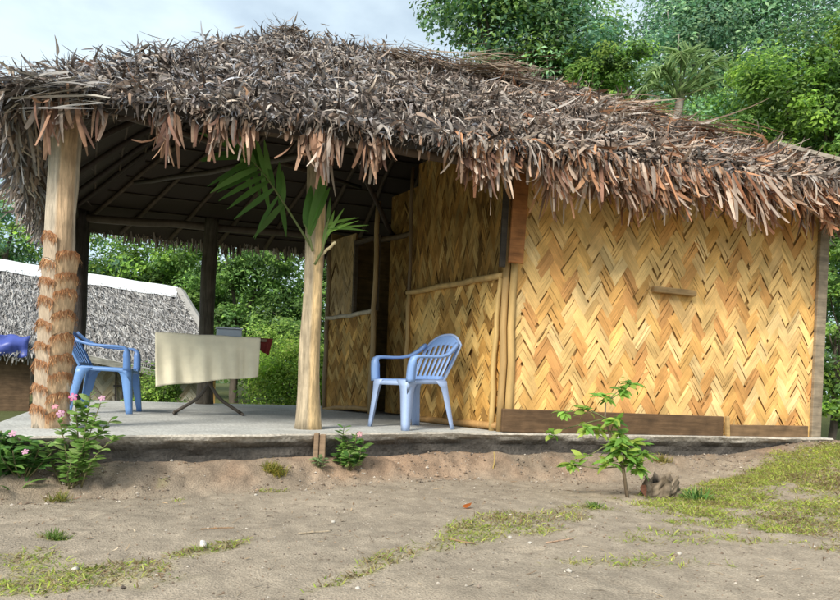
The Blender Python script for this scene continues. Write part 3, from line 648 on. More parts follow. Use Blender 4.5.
# ------------------------------------------------------------------ chairs
def make_chair(label, cols, group):
    root = empty('plastic_chair', (0, 0, 0), label, 'chair', group)
    outer, inner = cols
    # seat with a turned-down apron, arched between the legs
    mb = MB(); nx = 15; ny = 15; V = []
    def sp(i, j):
        u = -1 + 2 * i / (nx - 1); v = -1 + 2 * j / (ny - 1)
        return A([.225 * u * (1 + .04 * v * -1), .22 * v, .435 - .012 * (1 - u * u) * (1 - v * v) - .012 * (v < -.9) + .006 * v])
    V = [sp(i, j) for j in range(ny) for i in range(nx)]
    F = [(j * nx + i, j * nx + i + 1, (j + 1) * nx + i + 1, (j + 1) * nx + i) for j in range(ny - 1) for i in range(nx - 1)]
    mb.add(V, F, inner)
    ring = [(i, 0) for i in range(nx)] + [(nx - 1, j) for j in range(1, ny)] + [(i, ny - 1) for i in range(nx - 2, -1, -1)] + [(0, j) for j in range(ny - 2, 0, -1)]
    V = []
    for i, j in ring:
        p = sp(i, j); u = abs(-1 + 2 * i / (nx - 1)); v = abs(-1 + 2 * j / (ny - 1)); e = u if (j in (0, ny - 1)) else v
        dp = .038 + .075 * max(0, (e - .62) / .38) ** 2
        o = A([p[0], p[1], 0]); o = o / np.linalg.norm(o)
        V += [p, p + o * .012 + A([0, 0, -.012]), p + o * .016 + A([0, 0, -dp])]
    m = len(ring); F = []
    for k in range(m):
        q = (k + 1) % m
        F += [(3 * k, 3 * k + 1, 3 * q + 1, 3 * q), (3 * k + 1, 3 * k + 2, 3 * q + 2, 3 * q + 1)]
    mb.add(V, F, outer)
    mb.build('seat', M_plastic, root, smooth_=True, mods=[('solid', .006)])
    # legs: folded corner sections that taper and splay
    for sx in (-1, 1):
        for sy in (-1, 1):
            mb = MB(); V = []; C = []
            for k in range(9):
                t = k / 8; z = .425 * (1 - t)
                cx = sx * (.235 + .035 * t); cy = sy * (.232 + (.03 if sy < 0 else .075) * t)
                w = .088 - .038 * t + .05 * max(0, 1 - t * 5) ** 2
                V += [(cx - sx * w, cy, z), (cx - sx * .012, cy, z), (cx, cy - sy * .012, z), (cx, cy - sy * w, z)]; C += [outer] * 4
            F = [(4 * k + j, 4 * k + j + 1, 4 * k + j + 5, 4 * k + j + 4) for k in range(8) for j in range(3)]
            mb.add(V, F, C); mb.build('leg', M_plastic, root, smooth_=True, mods=[('solid', .006)])
    # backrest with upright slots
    mb = MB(); us = []; slot = []
    x = -1.0; n = 7
    us = [-1.0, -.86]; slot = [0]
    wS = 1.72 / (n * 2 - 1 + .0)
    for k in range(2 * n - 1):
        us.append(-.86 + (k + 1) * 1.72 / (2 * n - 1)); slot.append(0 if k % 2 == 1 else 1)
    us.append(1.0); slot.append(0)
    hs = [0, .05, .10, .2, .3, .4, .5, .6, .7, .78, .86, .93, 1.0]
    def bp(u, h):
        top = .43 * (1 - .24 * abs(u) ** 2.6); hw = .215 + .02 * math.sin(h * 2.4)
        return A([u * hw, .225 + .15 * h + .03 * h * h + .045 * (1 - u * u) * (.35 + .65 * math.sin(min(1, h * 1.3) * math.pi / 2)) - .02, .43 + h * top])
    V = [bp(u, h) for h in hs for u in us]; nu = len(us)
    F = [(j * nu + i, j * nu + i + 1, (j + 1) * nu + i + 1, (j + 1) * nu + i) for j in range(len(hs) - 1) for i in range(nu - 1) if not (slot[i] and 2 <= j < 9)]
    mb.add(V, F, inner); 
    rim = [bp(-1, h) for h in hs] + [bp(u, 1) for u in us[1:-1]] + [bp(1, h) for h in hs[::-1]]
    tube(mb, rim, .010, 6, outer)
    mb.build('backrest', M_plastic, root, smooth_=True, mods=[('solid', .007)])
    for sx in (-1, 1):
        path = A([(.222, .345, .78), (.235, .285, .725), (.258, .20, .672), (.272, .10, .648), (.277, 0, .642), (.278, -.10, .641), (.276, -.165, .638), (.272, -.205, .62), (.268, -.225, .585), (.262, -.232, .53), (.256, -.234, .47), (.25, -.234, .41)])
        t0 = np.linspace(0, 1, 12); t1 = np.linspace(0, 1, 23); path = np.stack([np.interp(t1, t0, path[:, d]) for d in range(3)], 1); path[:, 0] *= sx
        T = unit(np.gradient(path, axis=0)); wid = np.interp(t1, [0, .3, .6, 1], [.030, .05, .056, .05]); th = np.interp(t1, [0, .3, .6, .75, 1], [.03, .022, .026, .055, .06])
        V = []
        for k in range(23):
            s = A([1., 0, 0]); s = unit(s - T[k] * (s @ T[k])); n_ = np.cross(T[k], s)
            if n_[2] < 0 and k < 14: n_ = -n_
            if k >= 14 and n_[1] > 0: n_ = -n_
            # open channel section, lips turned inwards
            V += [path[k] - s * wid[k] / 2 - n_ * th[k], path[k] - s * wid[k] * .45, path[k] + s * wid[k] * .45, path[k] + s * wid[k] / 2 - n_ * th[k]]
        F = [(4 * k + j, 4 * k + j + 1, 4 * k + j + 5, 4 * k + j + 4) for k in range(22) for j in range(3)]
        mb = MB(); mb.add(V, F, inner); mb.build('arm', M_plastic, root, smooth_=True, mods=[('solid', .006)])
    return root
ch = make_chair('faded light blue plastic armchair standing by the porch wall and facing left', ((.34, .44, .66), (.23, .37, .68)), 'blue plastic chairs on the porch')
ch.location = (-.085, 5.66, .001); ch.rotation_euler = (0, 0, math.radians(-50)); ch.scale = (.99,) * 3
ch2 = make_chair('deeper blue plastic armchair facing right beside the left log post', ((.155, .30, .60), (.13, .26, .57)), 'blue plastic chairs on the porch')
ch2.location = (-3.11, 6.40, .001); ch2.rotation_euler = (0, 0, math.radians(104)); ch2.scale = (1.03,) * 3

# ------------------------------------------------------------------ table under a cloth
tx = A([.94, .34, 0]); ty = A([-.34, .94, 0]); tc0 = A([-2.17, 6.60, 0])
def tp(a, b, z): return tc0 + tx * a + ty * b + A([0, 0, z])
TAB = empty('folding_table', tuple(tc0), 'narrow folding table on crossed bent dark legs under a cream cloth', 'table')
mb = MB(); box(mb, tp(0.02, 0.02, .785), (1.06, .38, .03), (tx, ty, A([0, 0, 1.])), (.22, .17, .12)); mb.build('tabletop', M_plank, TAB, mods=[('bevel', .01)])
for sgn, b in ((1, -.03), (-1, .03)):
    pts = A([tp(.36 * -sgn, b, .77), tp(.20 * -sgn, b, .55), tp(.03 * -sgn, b, .36), tp(.02 * sgn, b, .29), tp(.10 * sgn, b, .16), tp(.33 * sgn, b, .015)])
    t1 = np.linspace(0, 1, 24); t0 = np.linspace(0, 1, 6); pth = np.stack([np.interp(t1, t0, pts[:, d]) for d in range(3)], 1)
    for _ in range(3): pth[1:-1] = (pth[:-2] + 2 * pth[1:-1] + pth[2:]) / 4
    mb = MB(); tube(mb, pth, .017, 8, (.085, .07, .055)); tube(mb, [tp(.33 * sgn, b - .17, .016), tp(.33 * sgn, b + .17, .016)], .014, 8, (.085, .07, .055))
    mb.build('leg', M_metal, TAB, smooth_=True)
# the cloth: over the top and down the front
nu, nv = 60, 44; V = []
for j in range(nv):
    for i in range(nu):
        u = -.52 + 1.0 * i / (nu - 1); v = j / (nv - 1); hem = .53 - .13 * (i / (nu - 1))
        tot = .30 + hem; s = v * tot
        fold = .022 * math.sin(u * 9 + 1) + .014 * math.sin(u * 23 + 2 + v * 2) + .012 * math.sin(u * 41 - v * 3) + .016 * (float(fbm(u * 6 + 3, v * 5 + u * 4, 19)) - .5) + .022 * math.exp(-((u - .28 - .04 * v) / .012) ** 2) + .015 * math.exp(-((u + .03 - .1 * v) / .014) ** 2) * max(0, 1 - v * 1.1)
        if s < .30: a, z = .11 - s, .806 + .003 * math.sin(u * 17)
        else:
            d = s - .30; a = -.195 - .02 * min(1, d * 10) - fold * min(1, d * 3.2); z = .806 - d + .006 * math.sin(u * 13) * min(1, d * 3)
            if d < .03: z += .004
        uu = u + (.035 * (v - .5) if i < 20 else 0) - .02 * max(0, v - .36) * (i / nu)
        V.append(tp(uu, a, z))
F = [(j * nu + i, j * nu + i + 1, (j + 1) * nu + i + 1, (j + 1) * nu + i) for j in range(nv - 1) for i in range(nu - 1)]
mb = MB(); mb.add(V, F, (.92, .84, .64)); c = mb.build('tablecloth', M_cloth, origin=tuple(tp(0, 0, .8)), smooth_=True, mods=[('solid', .004)]); tag(c, 'cream cloth hanging over the front of the folding table', 'cloth')
B = empty('storage_box', tuple(tp(.18, .05, .812)), 'low pale grey box standing on the table behind the cloth', 'box')
mb = MB(); box(mb, tp(.18, .05, .85), (.25, .17, .075), (tx, ty, A([0, 0, 1.])), (.42, .47, .54)); mb.build('body', M_plastic, B, mods=[('bevel', .012)])
mb = MB(); box(mb, tp(.18, .05, .899), (.27, .19, .018), (tx, ty, A([0, 0, 1.])), (.50, .55, .62)); mb.build('lid', M_plastic, B, mods=[('bevel', .006)])
mb = MB(); V = []
for j in range(10):
    for i in range(10):
        u = .485 + .13 * i / 9 * (1 - .3 * j / 9); v = j / 9; V.append(tp(u, -.12 - .03 * math.sin(i * 1.3) * v, .81 - .13 * v - .05 * (i / 9) * v))
F = [(j * 10 + i, j * 10 + i + 1, (j + 1) * 10 + i + 1, (j + 1) * 10 + i) for j in range(9) for i in range(9)]
mb.add(V, F, (.17, .035, .03)); tag(mb.build('red_cloth', M_cloth, origin=tuple(tp(.52, -.12, .8)), smooth_=True, mods=[('solid', .004)]), 'small dark red cloth hanging off the right end of the table', 'cloth')

# ------------------------------------------------------------------ neighbouring hut
NB = empty('neighbour_hut', (-6.2, 12.6, -.4), 'low grey thatched hut with a white ridge sheet behind the porch on the left', 'hut')
nFL = A([-9.6, 9.75, .86]); nFR = A([-3.85, 12.62, .55]); nRL = A([-9.9, 11.1, 2.52]); nRR = A([-5.17, 13.5, 2.16]); nBL = A([-11.3, 12.9, .8]); nBR = A([-5.6, 15.7, .55])
mb = MB(); NG = [(.32, .31, .31), (.42, .41, .40), (.25, .24, .235), (.52, .51, .49), (.36, .34, .32), (.16, .155, .15)]
for (a, b, c, d), nc, pm in (((nFL, nFR, nRR, nRL), 30, 110), ((nFR, nBR, nRR, nRR), 18, 30), ((nBR, nBL, nRL, nRR), 6, 8)):
    f = (a, b, c, d)
    u, v = np.meshgrid(np.linspace(0, 1, 30), np.linspace(0, 1, 14)); P, n = roof_pt(f, u, v); P = P + n * (.05 * (fbm(u * 12, v * 8, 3) - .5))[..., None]
    q = (np.arange(13)[:, None] * 30 + np.arange(29)[None]); F = np.stack([q, q + 1, q + 31, q + 30], -1).reshape(-1, 4); mb.add(P.reshape(-1, 3), F, (.17, .16, .155))
    for k in range(nc):
        v0 = k / nc; Lr = np.linalg.norm(b - a) * (1 - v0) + np.linalg.norm(c - d) * v0; n_ = int(Lr * pm)
        if n_ < 2: continue
        uu = rng.random(n_); vv = np.clip(v0 + rng.normal(0, .3 / nc, n_), 0, .99); P, nr = roof_pt(f, uu, vv, .02)
        down = unit((a * (1 - uu[:, None]) + b * uu[:, None]) - (d * (1 - uu[:, None]) + c * uu[:, None])); side = np.cross(np.tile(nr, (n_, 1)), down); yaw = rng.normal(0, .35, n_)[:, None]
        T = down * np.cos(yaw) + side * np.sin(yaw) + nr * rng.uniform(.0, .35, (n_, 1))
        ribbons(mb, P, T, np.tile(nr, (n_, 1)) + rng.normal(0, .2, (n_, 3)), rng.uniform(.08, .22, n_), rng.uniform(.010, .028, n_), pick(NG, n_, .15), 3, rng.normal(-.3, .4, n_), rng.normal(0, .5, n_))
n_ = 900; t = rng.random((n_, 1)); P = nFL * (1 - t) + nFR * t + rng.normal(0, .04, (n_, 3))
ribbons(mb, P, A([[0, 0, -1.]]) + rng.normal(0, .3, (n_, 3)), A([[.4, -.9, .2]]) + rng.normal(0, .3, (n_, 3)), rng.uniform(.08, .22, n_), rng.uniform(.02, .04, n_), pick(NG, n_), 3, 0., .3)
mb.build('thatch_roof', M_thatch, NB)
V = []; K = 40
for k in range(K):
    t = k / (K - 1); p = nRL * (1 - t) + nRR * t + A([0, 0, .05 + .006 * math.sin(k * .9)]); wob = .03 * math.sin(k * 1.7) + .02 * math.sin(k * .6) + .02 * math.sin(k * 2.9)
    fd = unit(nFL - nRL); bd = unit(nBL - nRL)
    V += [p + fd * (.30 + wob * .25) + A([0, -.02, .02]), p + fd * .1 + A([0, -.01, .025]), p + A([0, 0, .03]), p + bd * .22]
F = [(4 * k + j, 4 * k + j + 1, 4 * k + j + 5, 4 * k + j + 4) for k in range(K - 1) for j in range(3)]
mb = MB(); mb.add(V, F, (.72, .74, .76)); mb.build('ridge_sheet', M_white, NB, mods=[('solid', .008)])
V = []; K = 14
for k in range(K):
    t = k / (K - 1); p = nRR * (1 - t) + nFR * t; V += [p + A([-.05, -.05, .05]), p + A([.04, .02, .07]), p + A([.10, .10, .02])]
F = [(3 * k + j, 3 * k + j + 1, 3 * k + j + 4, 3 * k + j + 3) for k in range(K - 1) for j in range(2)]
mb = MB(); mb.add(V, F, (.42, .40, .37)); mb.build('hip_edge', M_thatch, NB, mods=[('solid', .02)])
PALE = [(.44, .40, .31), (.38, .34, .26), (.50, .46, .37), (.36, .30, .2)]
nd_ = unit(nFR - nFL)[:2]; nn_ = A([nd_[1], -nd_[0]])
def nw(px, z=0.): p = nFL[:2] + nd_ * px - nn_ * .28; return p
weave(nw(3.3), nw(6.2), -.4, .62, W=.08, cols=PALE, name='woven_wall', parent=NB, normal_out=nn_)
mb = MB(); p = nw(6.2); plank(mb, (p[0], p[1], .1), (-5.5, 14.9, .1), 1.0, .04, col=(.42, .36, .25)); mb.build('end_wall', M_plank, NB)
mb = MB(); p = nw(6.22); plank(mb, (p[0], p[1], -.4), (p[0], p[1], .6), .16, .05, up=(nd_[0], nd_[1], 0), col=(.50, .30, .10)); mb.build('corner_board', M_plank, NB)
D = MB(); 
for k in range(4):
    p = nw(4.50 + .12 * k) + nn_ * .05; plank(D, (p[0], p[1], -.4), (p[0], p[1], .5), .03, .03, up=(nd_[0], nd_[1], 0), col=(.06, .05, .045))
for z in (-.15, .15, .42):
    p = nw(4.46) + nn_ * .06; q = nw(4.9) + nn_ * .06; plank(D, (p[0], p[1], z), (q[0], q[1], z), .03, .02, col=(.06, .05, .045))
D.build('door', M_plank, NB)
mb = MB(); p = nw(.1) + nn_ * .05; q = nw(3.12) + nn_ * .05; plank(mb, (p[0], p[1], .15), (q[0], q[1], .15), 1.15, .04, col=(.15, .095, .055)); mb.build('plank_wall', M_plank, NB)
for x, r in ((3.22, .06), (1.9, .05)):
    p = nw(x) + nn_ * .14; pole('post', (p[0], p[1], -.45), (p[0] + .06, p[1], .85), r, (.035, .03, .025), NB)
mb = MB(); p = nw(3.9) + nn_ * .45; q = nw(5.75) + nn_ * .55; plank(mb, (p[0], p[1], .66), (q[0], q[1], .30), .12, .025, up=(0, -.4, 1), col=(.48, .46, .42)); mb.build('eave_board', M_plank, NB)
# blue tarpaulin over its eave
V = []; fdn = unit(nFL - nRL)
for j in range(12):
    for i in range(24):
        u = 1.35 + 1.75 * i / 23; s = -.12 + .42 * j / 11
        p = nFL + A([nd_[0], nd_[1], (nFR[2] - nFL[2]) / 6.4]) * u
        if s < .1: p = p - fdn * (.1 - s) + A([.02, -.05, .09])
        else: p = p + A([.02, -.05, .09 - (s - .1)])
        p = p + A([nn_[0], nn_[1], 0]) * (.05 + .04 * math.sin(i * .9 + j * .5) + .02 * math.sin(i * 2.3)); p[2] += .02 * math.sin(i * 1.7)
        V.append(p)
F = [(j * 24 + i, j * 24 + i + 1, (j + 1) * 24 + i + 1, (j + 1) * 24 + i) for j in range(11) for i in range(23)]
mb = MB(); mb.add(V, F, (.06, .09, .36)); tag(mb.build('tarpaulin', M_plastic, origin=(-7.4, 10.8, .8), smooth_=True, mods=[('solid', .006)]), 'crumpled dark blue tarpaulin hanging over the eave of the grey neighbour hut', 'tarpaulin')

# ------------------------------------------------------------------ trees
GREEN = [(0.163, 0.292, 0.072), (0.219, 0.373, 0.091), (0.119, 0.227, 0.064), (0.292, 0.454, 0.109), (0.092, 0.179, 0.054)]
BRIGHT = [(0.255, 0.417, 0.069), (0.33, 0.497, 0.083), (0.18, 0.323, 0.055), (0.405, 0.564, 0.124), (0.135, 0.255, 0.055)]
HAZY = [(0.221, 0.419, 0.228), (0.286, 0.485, 0.254), (0.169, 0.341, 0.214), (0.363, 0.521, 0.281), (0.156, 0.288, 0.2)]  # paled, bluish greens: haze over the far trees painted into the leaves
YELG = [(.42, .58, .09), (.36, .52, .07), (.50, .62, .14), (.26, .42, .06)]
def foliage(mb, blobs, n, leaf, pal, clump=.22, shell=.55, flat=.6, droop=.0):
    n = int(n * 2.3); leaf = leaf * .62
    vols = A([b[1][0] * b[1][1] + b[1][0] * b[1][2] for b in blobs], float); vols /= vols.sum()
    for (c, r), w in zip(blobs, vols):
        c = A(c, float); r = A(r, float); nb = int(n * w); nc = max(8, int(nb / 150))
        d = unit(rng.normal(0, 1, (nc, 3))); rad = rng.uniform(shell, 1., nc)[:, None] ** .7
        rad = rad * (.8 + .4 * rng.random((nc, 1))); cc = c + d * rad * r
        cs = r.mean() * clump * rng.uniform(.55, 1.35, nc)
        ci = rng.integers(0, nc, nb); g = rng.normal(0, 1, (nb, 3)); g = g / np.maximum(1, np.linalg.norm(g, axis=1, keepdims=True) / 1.7)
        P = cc[ci] + g * cs[ci][:, None] * A([1, 1, flat])
        N = unit(g) * .6 + d[ci] * .35 + A([0, -.1, .75]) + rng.normal(0, .4, (nb, 3)); Dv = rng.normal(0, 1, (nb, 3)) + unit(g) * .8 - A([0, 0, droop])
        tone = rng.uniform(.6, 1.5, nc)[ci][:, None]; pc = rng.integers(0, len(pal), nc)
        col = np.where(rng.random((nb, 1)) < .6, A(pal)[pc[ci]], pick(pal, nb)) * tone * (1 + .12 * rng.standard_normal((nb, 1)))
        s = leaf * rng.uniform(.6, 1.35, nb); leaf_quads(mb, P, N, Dv, s, s * rng.uniform(.42, .62, nb), np.clip(col, .005, 1))
def limb(mb, p, q, r0, r1, col, k=8, wob=.04):
    p = A(p, float); q = A(q, float); t = np.linspace(0, 1, k)[:, None]; L = np.linalg.norm(q - p)
    path = p * (1 - t) + q * t + np.sin(t * math.pi) * rng.normal(0, wob * L, (1, 3)) + np.sin(t * 7 + rng.random() * 6) * rng.normal(0, wob * .25 * L, (1, 3)) * t * (1 - t) * 3
    tube(mb, path, np.linspace(r0, r1, k), 7, col, noise=.1, seed=int(rng.integers(99)))
    return path
def tree(label, base, blobs, n, leaf, pal, trunk_r, bark=(.11, .09, .07), name='tree', cat='tree', group='trees behind the hut', split=.45, limbs=2, **kw):
    base = A(base, float); o = empty(name, tuple(base), label, cat, group)
    mbt = MB(); cen = np.mean([A(b[0]) for b in blobs], 0); fork = base * (1 - split) + A([cen[0] * .7 + base[0] * .3, cen[1], cen[2]]) * split
    limb(mbt, base - A([0, 0, .3]), fork, trunk_r, trunk_r * .7, bark, 9, .03)
    for c, r in blobs:
        c = A(c, float); r = A(r, float); path = limb(mbt, fork, c, trunk_r * .55, trunk_r * .18, bark, 9, .07)
        for _ in range(limbs):
            s = path[rng.integers(3, 8)]; e = c + unit(rng.normal(0, 1, 3) + A([0, -.2, .2])) * r * .85; limb(mbt, s, e, trunk_r * .2, trunk_r * .05, bark, 7, .06)
    mbt.build('trunk', M_bark, o, smooth_=True)
    mb = MB(); foliage(mb, blobs, n, leaf, pal, **kw); mb.build('crown', M_leaf, o)
    return o
tree('tall dense haze-tinted green tree rising behind the middle of the thatch', (3.6, 22, -.4), [((1.3, 22, 13.6), (2.0, 2, 1.5)), ((3.3, 22, 12.2), (2.2, 2.2, 1.9)), ((4.9, 22.5, 12.9), (1.5, 2, 2.2)), ((4.8, 21, 10.7), (1.9, 1.6, 1.5)), ((3.0, 22, 14.9), (3, 2.2, 1.6)), ((2.2, 23, 11.0), (1.6, 1.5, 1.0))], 20000, .30, GREEN + HAZY, .32, clump=.26)
tree('huge airy haze-tinted tree with bare grey limbs filling the upper right', (12.5, 26, -.4), [((10.2, 26, 13.6), (1.9, 2.2, 2.0)), ((12.5, 26, 14.6), (2.8, 2.2, 2.2)), ((15.8, 26, 13.8), (2.6, 2.2, 2.4)), ((10.6, 26, 11.4), (2.4, 2, 1.5)), ((13.8, 26, 11.6), (2.4, 2, 1.7)), ((17.5, 26, 11), (2.5, 2, 2.2)), ((10.6, 26.5, 15.6), (1.8, 2, 1.2)), ((13, 26.5, 17), (4.5, 2, 1.5))], 27000, .30, HAZY, .42, (.27, .25, .22), limbs=4, clump=.27, flat=.5)
tree('darker tree low between the two tall trees behind the roof', (9.3, 23, -.4), [((7.8, 23, 9.3), (1.7, 1.6, 1.6)), ((9.9, 23, 9.6), (1.9, 1.6, 1.4)), ((11.8, 23, 8.6), (1.8, 1.6, 1.6)), ((8.6, 23, 7.4), (2.0, 1.6, 1.4)), ((6.2, 23, 8.8), (1.2, 1.2, 1.2))], 12000, .27, GREEN + HAZY, .3, clump=.27)
tree('bright green leafy tree close behind the right end of the roof', (8.9, 14.5, -.4), [((8.1, 14.5, 7.3), (1.15, 1.1, 1.2)), ((9.2, 14.5, 6.9), (1.2, 1.1, 1.3)), ((7.2, 14.5, 5.9), (.85, .9, .8)), ((8.4, 14.4, 5.4), (1.2, 1, .9)), ((9.6, 14.6, 5.2), (1.1, 1, 1.2)), ((6.4, 14.6, 5.0), (.8, .8, .6)), ((9.3, 14.5, 8.2), (.8, .8, .7))], 15000, .20, BRIGHT + GREEN, .18, clump=.25, shell=.45)
tree('leafy green tree standing past the right edge of the roof', (12.5, 18, -.4), [((12.2, 18, 6.4), (1.8, 1.5, 1.8)), ((11.2, 18, 4.2), (1.6, 1.4, 1.5)), ((13.4, 18, 8.6), (1.6, 1.4, 1.4))], 8000, .24, GREEN, .25)
tree('small yellow-green tree peeping over the right slope of the thatch', (5.4, 18.5, -.4), [((5.6, 18.5, 9.3), (1.0, 1, .9)), ((6.0, 18.5, 7.6), (1.0, 1, .9)), ((8.3, 18.5, 6.4), (1.1, 1, .9)), ((4.7, 18.5, 9.3), (.8, .8, .7))], 6500, .22, BRIGHT + GREEN, .14)
tree('young tree at the far right behind the wall post', (6.1, 9.6, -.3), [((6.3, 9.6, 2.6), (.55, .6, .7)), ((6.2, 9.6, 1.5), (.5, .5, .7)), ((6.35, 9.6, .5), (.5, .5, .6)), ((7.2, 9.8, 1.8), (.6, .6, 1.0))], 6000, .12, GREEN + BRIGHT, .06)
tree('dense green tree beyond the ridge of the neighbour hut at the left edge', (-11.5, 19, -.4), [((-12.2, 19, 4.6), (1.5, 1.3, 1.4)), ((-10.4, 19, 4.0), (1.3, 1.2, 1.2)), ((-11.2, 19, 2.6), (1.7, 1.2, 1.2)), ((-13.6, 19, 3.8), (1.5, 1.2, 1.5)), ((-9.0, 19, 2.9), (1.2, 1., 1.))], 9000, .22, HAZY + BRIGHT, .2)
for lab, x, y, bl, pal, lf_, n in [
    ('leafy tree seen under the eave behind the neighbour hut roof', -8.0, 19, [((-8.0, 19, 4.2), (1.3, 1.2, 1.3)), ((-6.9, 19, 3.2), (1.2, 1.1, 1.1)), ((-8.2, 19, 2.4), (1.4, 1.1, 1.0))], BRIGHT + GREEN, .21, 7500),
    ('dark green tree right behind the back porch post', -5.2, 18, [((-5.6, 18, 4.0), (1.3, 1.2, 1.2)), ((-4.6, 18, 2.9), (1.2, 1, 1.2)), ((-5.8, 18, 2.2), (1.2, 1, 1.0)), ((-4.9, 18, 1.2), (1.4, 1, .9))], GREEN, .19, 8500),
    ('shadowy green tree left of the middle porch post', -2.9, 17.5, [((-3.0, 17.5, 3.8), (1.4, 1.1, 1.2)), ((-2.2, 17.5, 2.6), (1.3, 1, 1.1)), ((-3.4, 17.5, 1.8), (1.2, 1, 1.1)), ((-2.4, 17.5, .9), (1.3, 1, .9))], GREEN, .18, 9000),
    ('deep green backdrop tree behind the woven porch wall', .2, 19, [((.2, 19, 4.5), (1.8, 1.2, 1.5)), ((-.6, 19, 2.6), (1.5, 1.2, 1.4)), ((.6, 19, 1.4), (1.5, 1.2, 1.3))], GREEN, .22, 6000)]:
    tree(lab, (x, y, -.4), bl, n, lf_, pal, .14)
tree('tall leaning backdrop tree furthest behind the porch', (-6.5, 26, -.4), [((-8, 26, 4.5), (3.0, 2, 2.4)), ((-3.5, 26, 4.2), (3.0, 2, 2.6)), ((-12, 26, 4.0), (2.6, 2, 2.6)), ((-6, 26, 1.8), (3, 2, 1.8)), ((-1, 26, 2.2), (3, 2, 2.2)), ((-16, 26, 4), (3, 2, 3))], 11000, .34, GREEN, .3)
tree('wide backdrop tree behind the right side trees', (15, 31, -.4), [((9, 31, 8), (3.5, 2, 3)), ((14, 31, 9), (3.5, 2, 3.5)), ((19, 31, 10), (3.5, 2, 4)), ((11, 31, 4), (3.5, 2, 3)), ((17, 31, 4), (4, 2, 3)), ((22, 31, 6), (3, 2, 5)), ((5, 31, 6), (3, 2, 4))], 13000, .42, GREEN + HAZY, .4)
for lab, x, y, z, r, pal, lf_, n in [
    ('yellow-green bush right of the table under the porch eave', -2.35, 11.6, .45, (.75, .6, .75), YELG + BRIGHT, .105, 4200),
    ('yellow-green bush beside the middle porch post', -1.55, 11.8, .4, (.55, .5, .7), YELG, .10, 2800),
    ('light green shrub between the blue chair and the table', -4.45, 10.9, .0, (.42, .4, .42), BRIGHT, .085, 2200),
    ('green bush behind the end wall of the neighbour hut', -3.0, 13.6, .7, (.8, .6, .9), BRIGHT + GREEN, .12, 3200)]:
    tree(lab, (x, y, -.38), [((x, y, z), r), ((x + r[0] * .45, y, z + r[2] * .4), tuple(.55 * q for q in r)), ((x - r[0] * .5, y + .1, z - .1), tuple(.6 * q for q in r))], n, lf_, pal, .035, name='bush', cat='bush', group='bushes behind the porch', clump=.33, shell=.3, flat=.8)

mb = MB(); foliage(mb, [((x, 46 + 3 * math.sin(x), 2.6 + 1.2 * math.sin(x * .7)), (5.5, 3, 4.2 + math.sin(x * 1.3))) for x in range(-48, 70, 7)], 14000, .75, GREEN + HAZY, clump=.25)
tag(mb.build('far_wood', M_leaf), 'far belt of green woodland closing the view behind all the trees', 'wood', kind='stuff')
# coconut palm behind the roof
PT = empty('palm_tree', (5.95, 16.0, -.4), 'pale green coconut palm top showing above the thatch before the dark trees', 'palm')
mb = MB(); limb(mb, (5.95, 16.0, -.6), (6.25, 16.0, 7.7), .16, .11, (.2, .18, .15), 12, .02); mb.build('trunk', M_bark, PT, smooth_=True)
for a, el, L in [(-2.6, 1.1, 2.0), (-1.9, 1.3, 2.5), (-1.2, 1.42, 2.6), (-.5, 1.05, 2.5), (-.15, .75, 2.4), (.6, 1.1, 2.3), (1.6, 1.3, 2.5), (2.6, 1.2, 2.1), (.1, 1.3, 2.6), (-2.9, .7, 1.6)]:
    t = np.linspace(0, 1, 14); dr = A([math.cos(a), math.sin(a) * .8, 0])
    path = A([6.25, 16.0, 7.62]) + dr[None] * (L * t * math.cos(el) * 1.1)[:, None] + A([0, 0, 1.])[None] * (L * (t * math.sin(el) - .62 * t ** 2.6))[:, None]
    mb = MB(); tube(mb, path, np.linspace(.03, .008, 14), 5, (.22, .27, .12)); T = unit(np.gradient(path, axis=0))
    n = 64; s = rng.uniform(.08, 1, n); P = np.stack([np.interp(s, t, path[:, d]) for d in range(3)], 1); Ts = np.stack([np.interp(s, t, T[:, d]) for d in range(3)], 1)
    sd = np.where(np.arange(n) % 2 == 0, 1., -1.)[:, None] * unit(np.cross(Ts, A([0, 0, 1.]))); D_ = Ts * .75 + sd * .8 + A([0, 0, -.25]) + rng.normal(0, .1, (n, 3))
    ribbons(mb, P, D_, A([[0, 0, 1.]]) + rng.normal(0, .2, (n, 3)), rng.uniform(.45, .75, n) * np.sin(np.clip(s, .15, .95) * 3.0) ** .4, .05, pick([(.32, .44, .18), (.38, .50, .22), (.24, .36, .15)], n), 4, -.5, 0., prof=[.6, 1, .8, .5, .1])
    mb.build('frond', M_leaf, PT)

# ------------------------------------------------------------------ low plants in front of the slab
def zg(x, y): return float(gh(A([x]), A([y]))[0])
def leafy(mb, P, D, L, W, col, seg=4, curl=-.5):
    n = len(P); ribbons(mb, P, D, A([[0, -.35, 1.]]) + rng.normal(0, .25, (n, 3)), L, W, col, seg, curl, rng.normal(0, .25, n), prof=[.15, .8, 1., .7, .05])
def flower(mb, c, r, col, nrm=(.1, -.85, .5)):
    c = A(c, float); n_ = unit(A(nrm) + rng.normal(0, .2, 3)); x = unit(np.cross(n_, A([0, 0, 1.]))); y = np.cross(n_, x); V = [c + n_ * .002]; F = []
    for k in range(5):
        for da, rr in ((-.5, .75), (-.2, 1.), (.2, 1.), (.5, .75)):
            a = 2 * math.pi * k / 5 + da; V.append(c + (x * math.cos(a) + y * math.sin(a)) * r * rr - n_ * .002 * rr)
        b = 1 + 4 * k; F += [(0, b, b + 1), (0, b + 1, b + 2), (0, b + 2, b + 3)]
    cols = [A([.75, .45, .5])] + [A(col)] * (len(V) - 1); mb.add(V, F, A(cols))
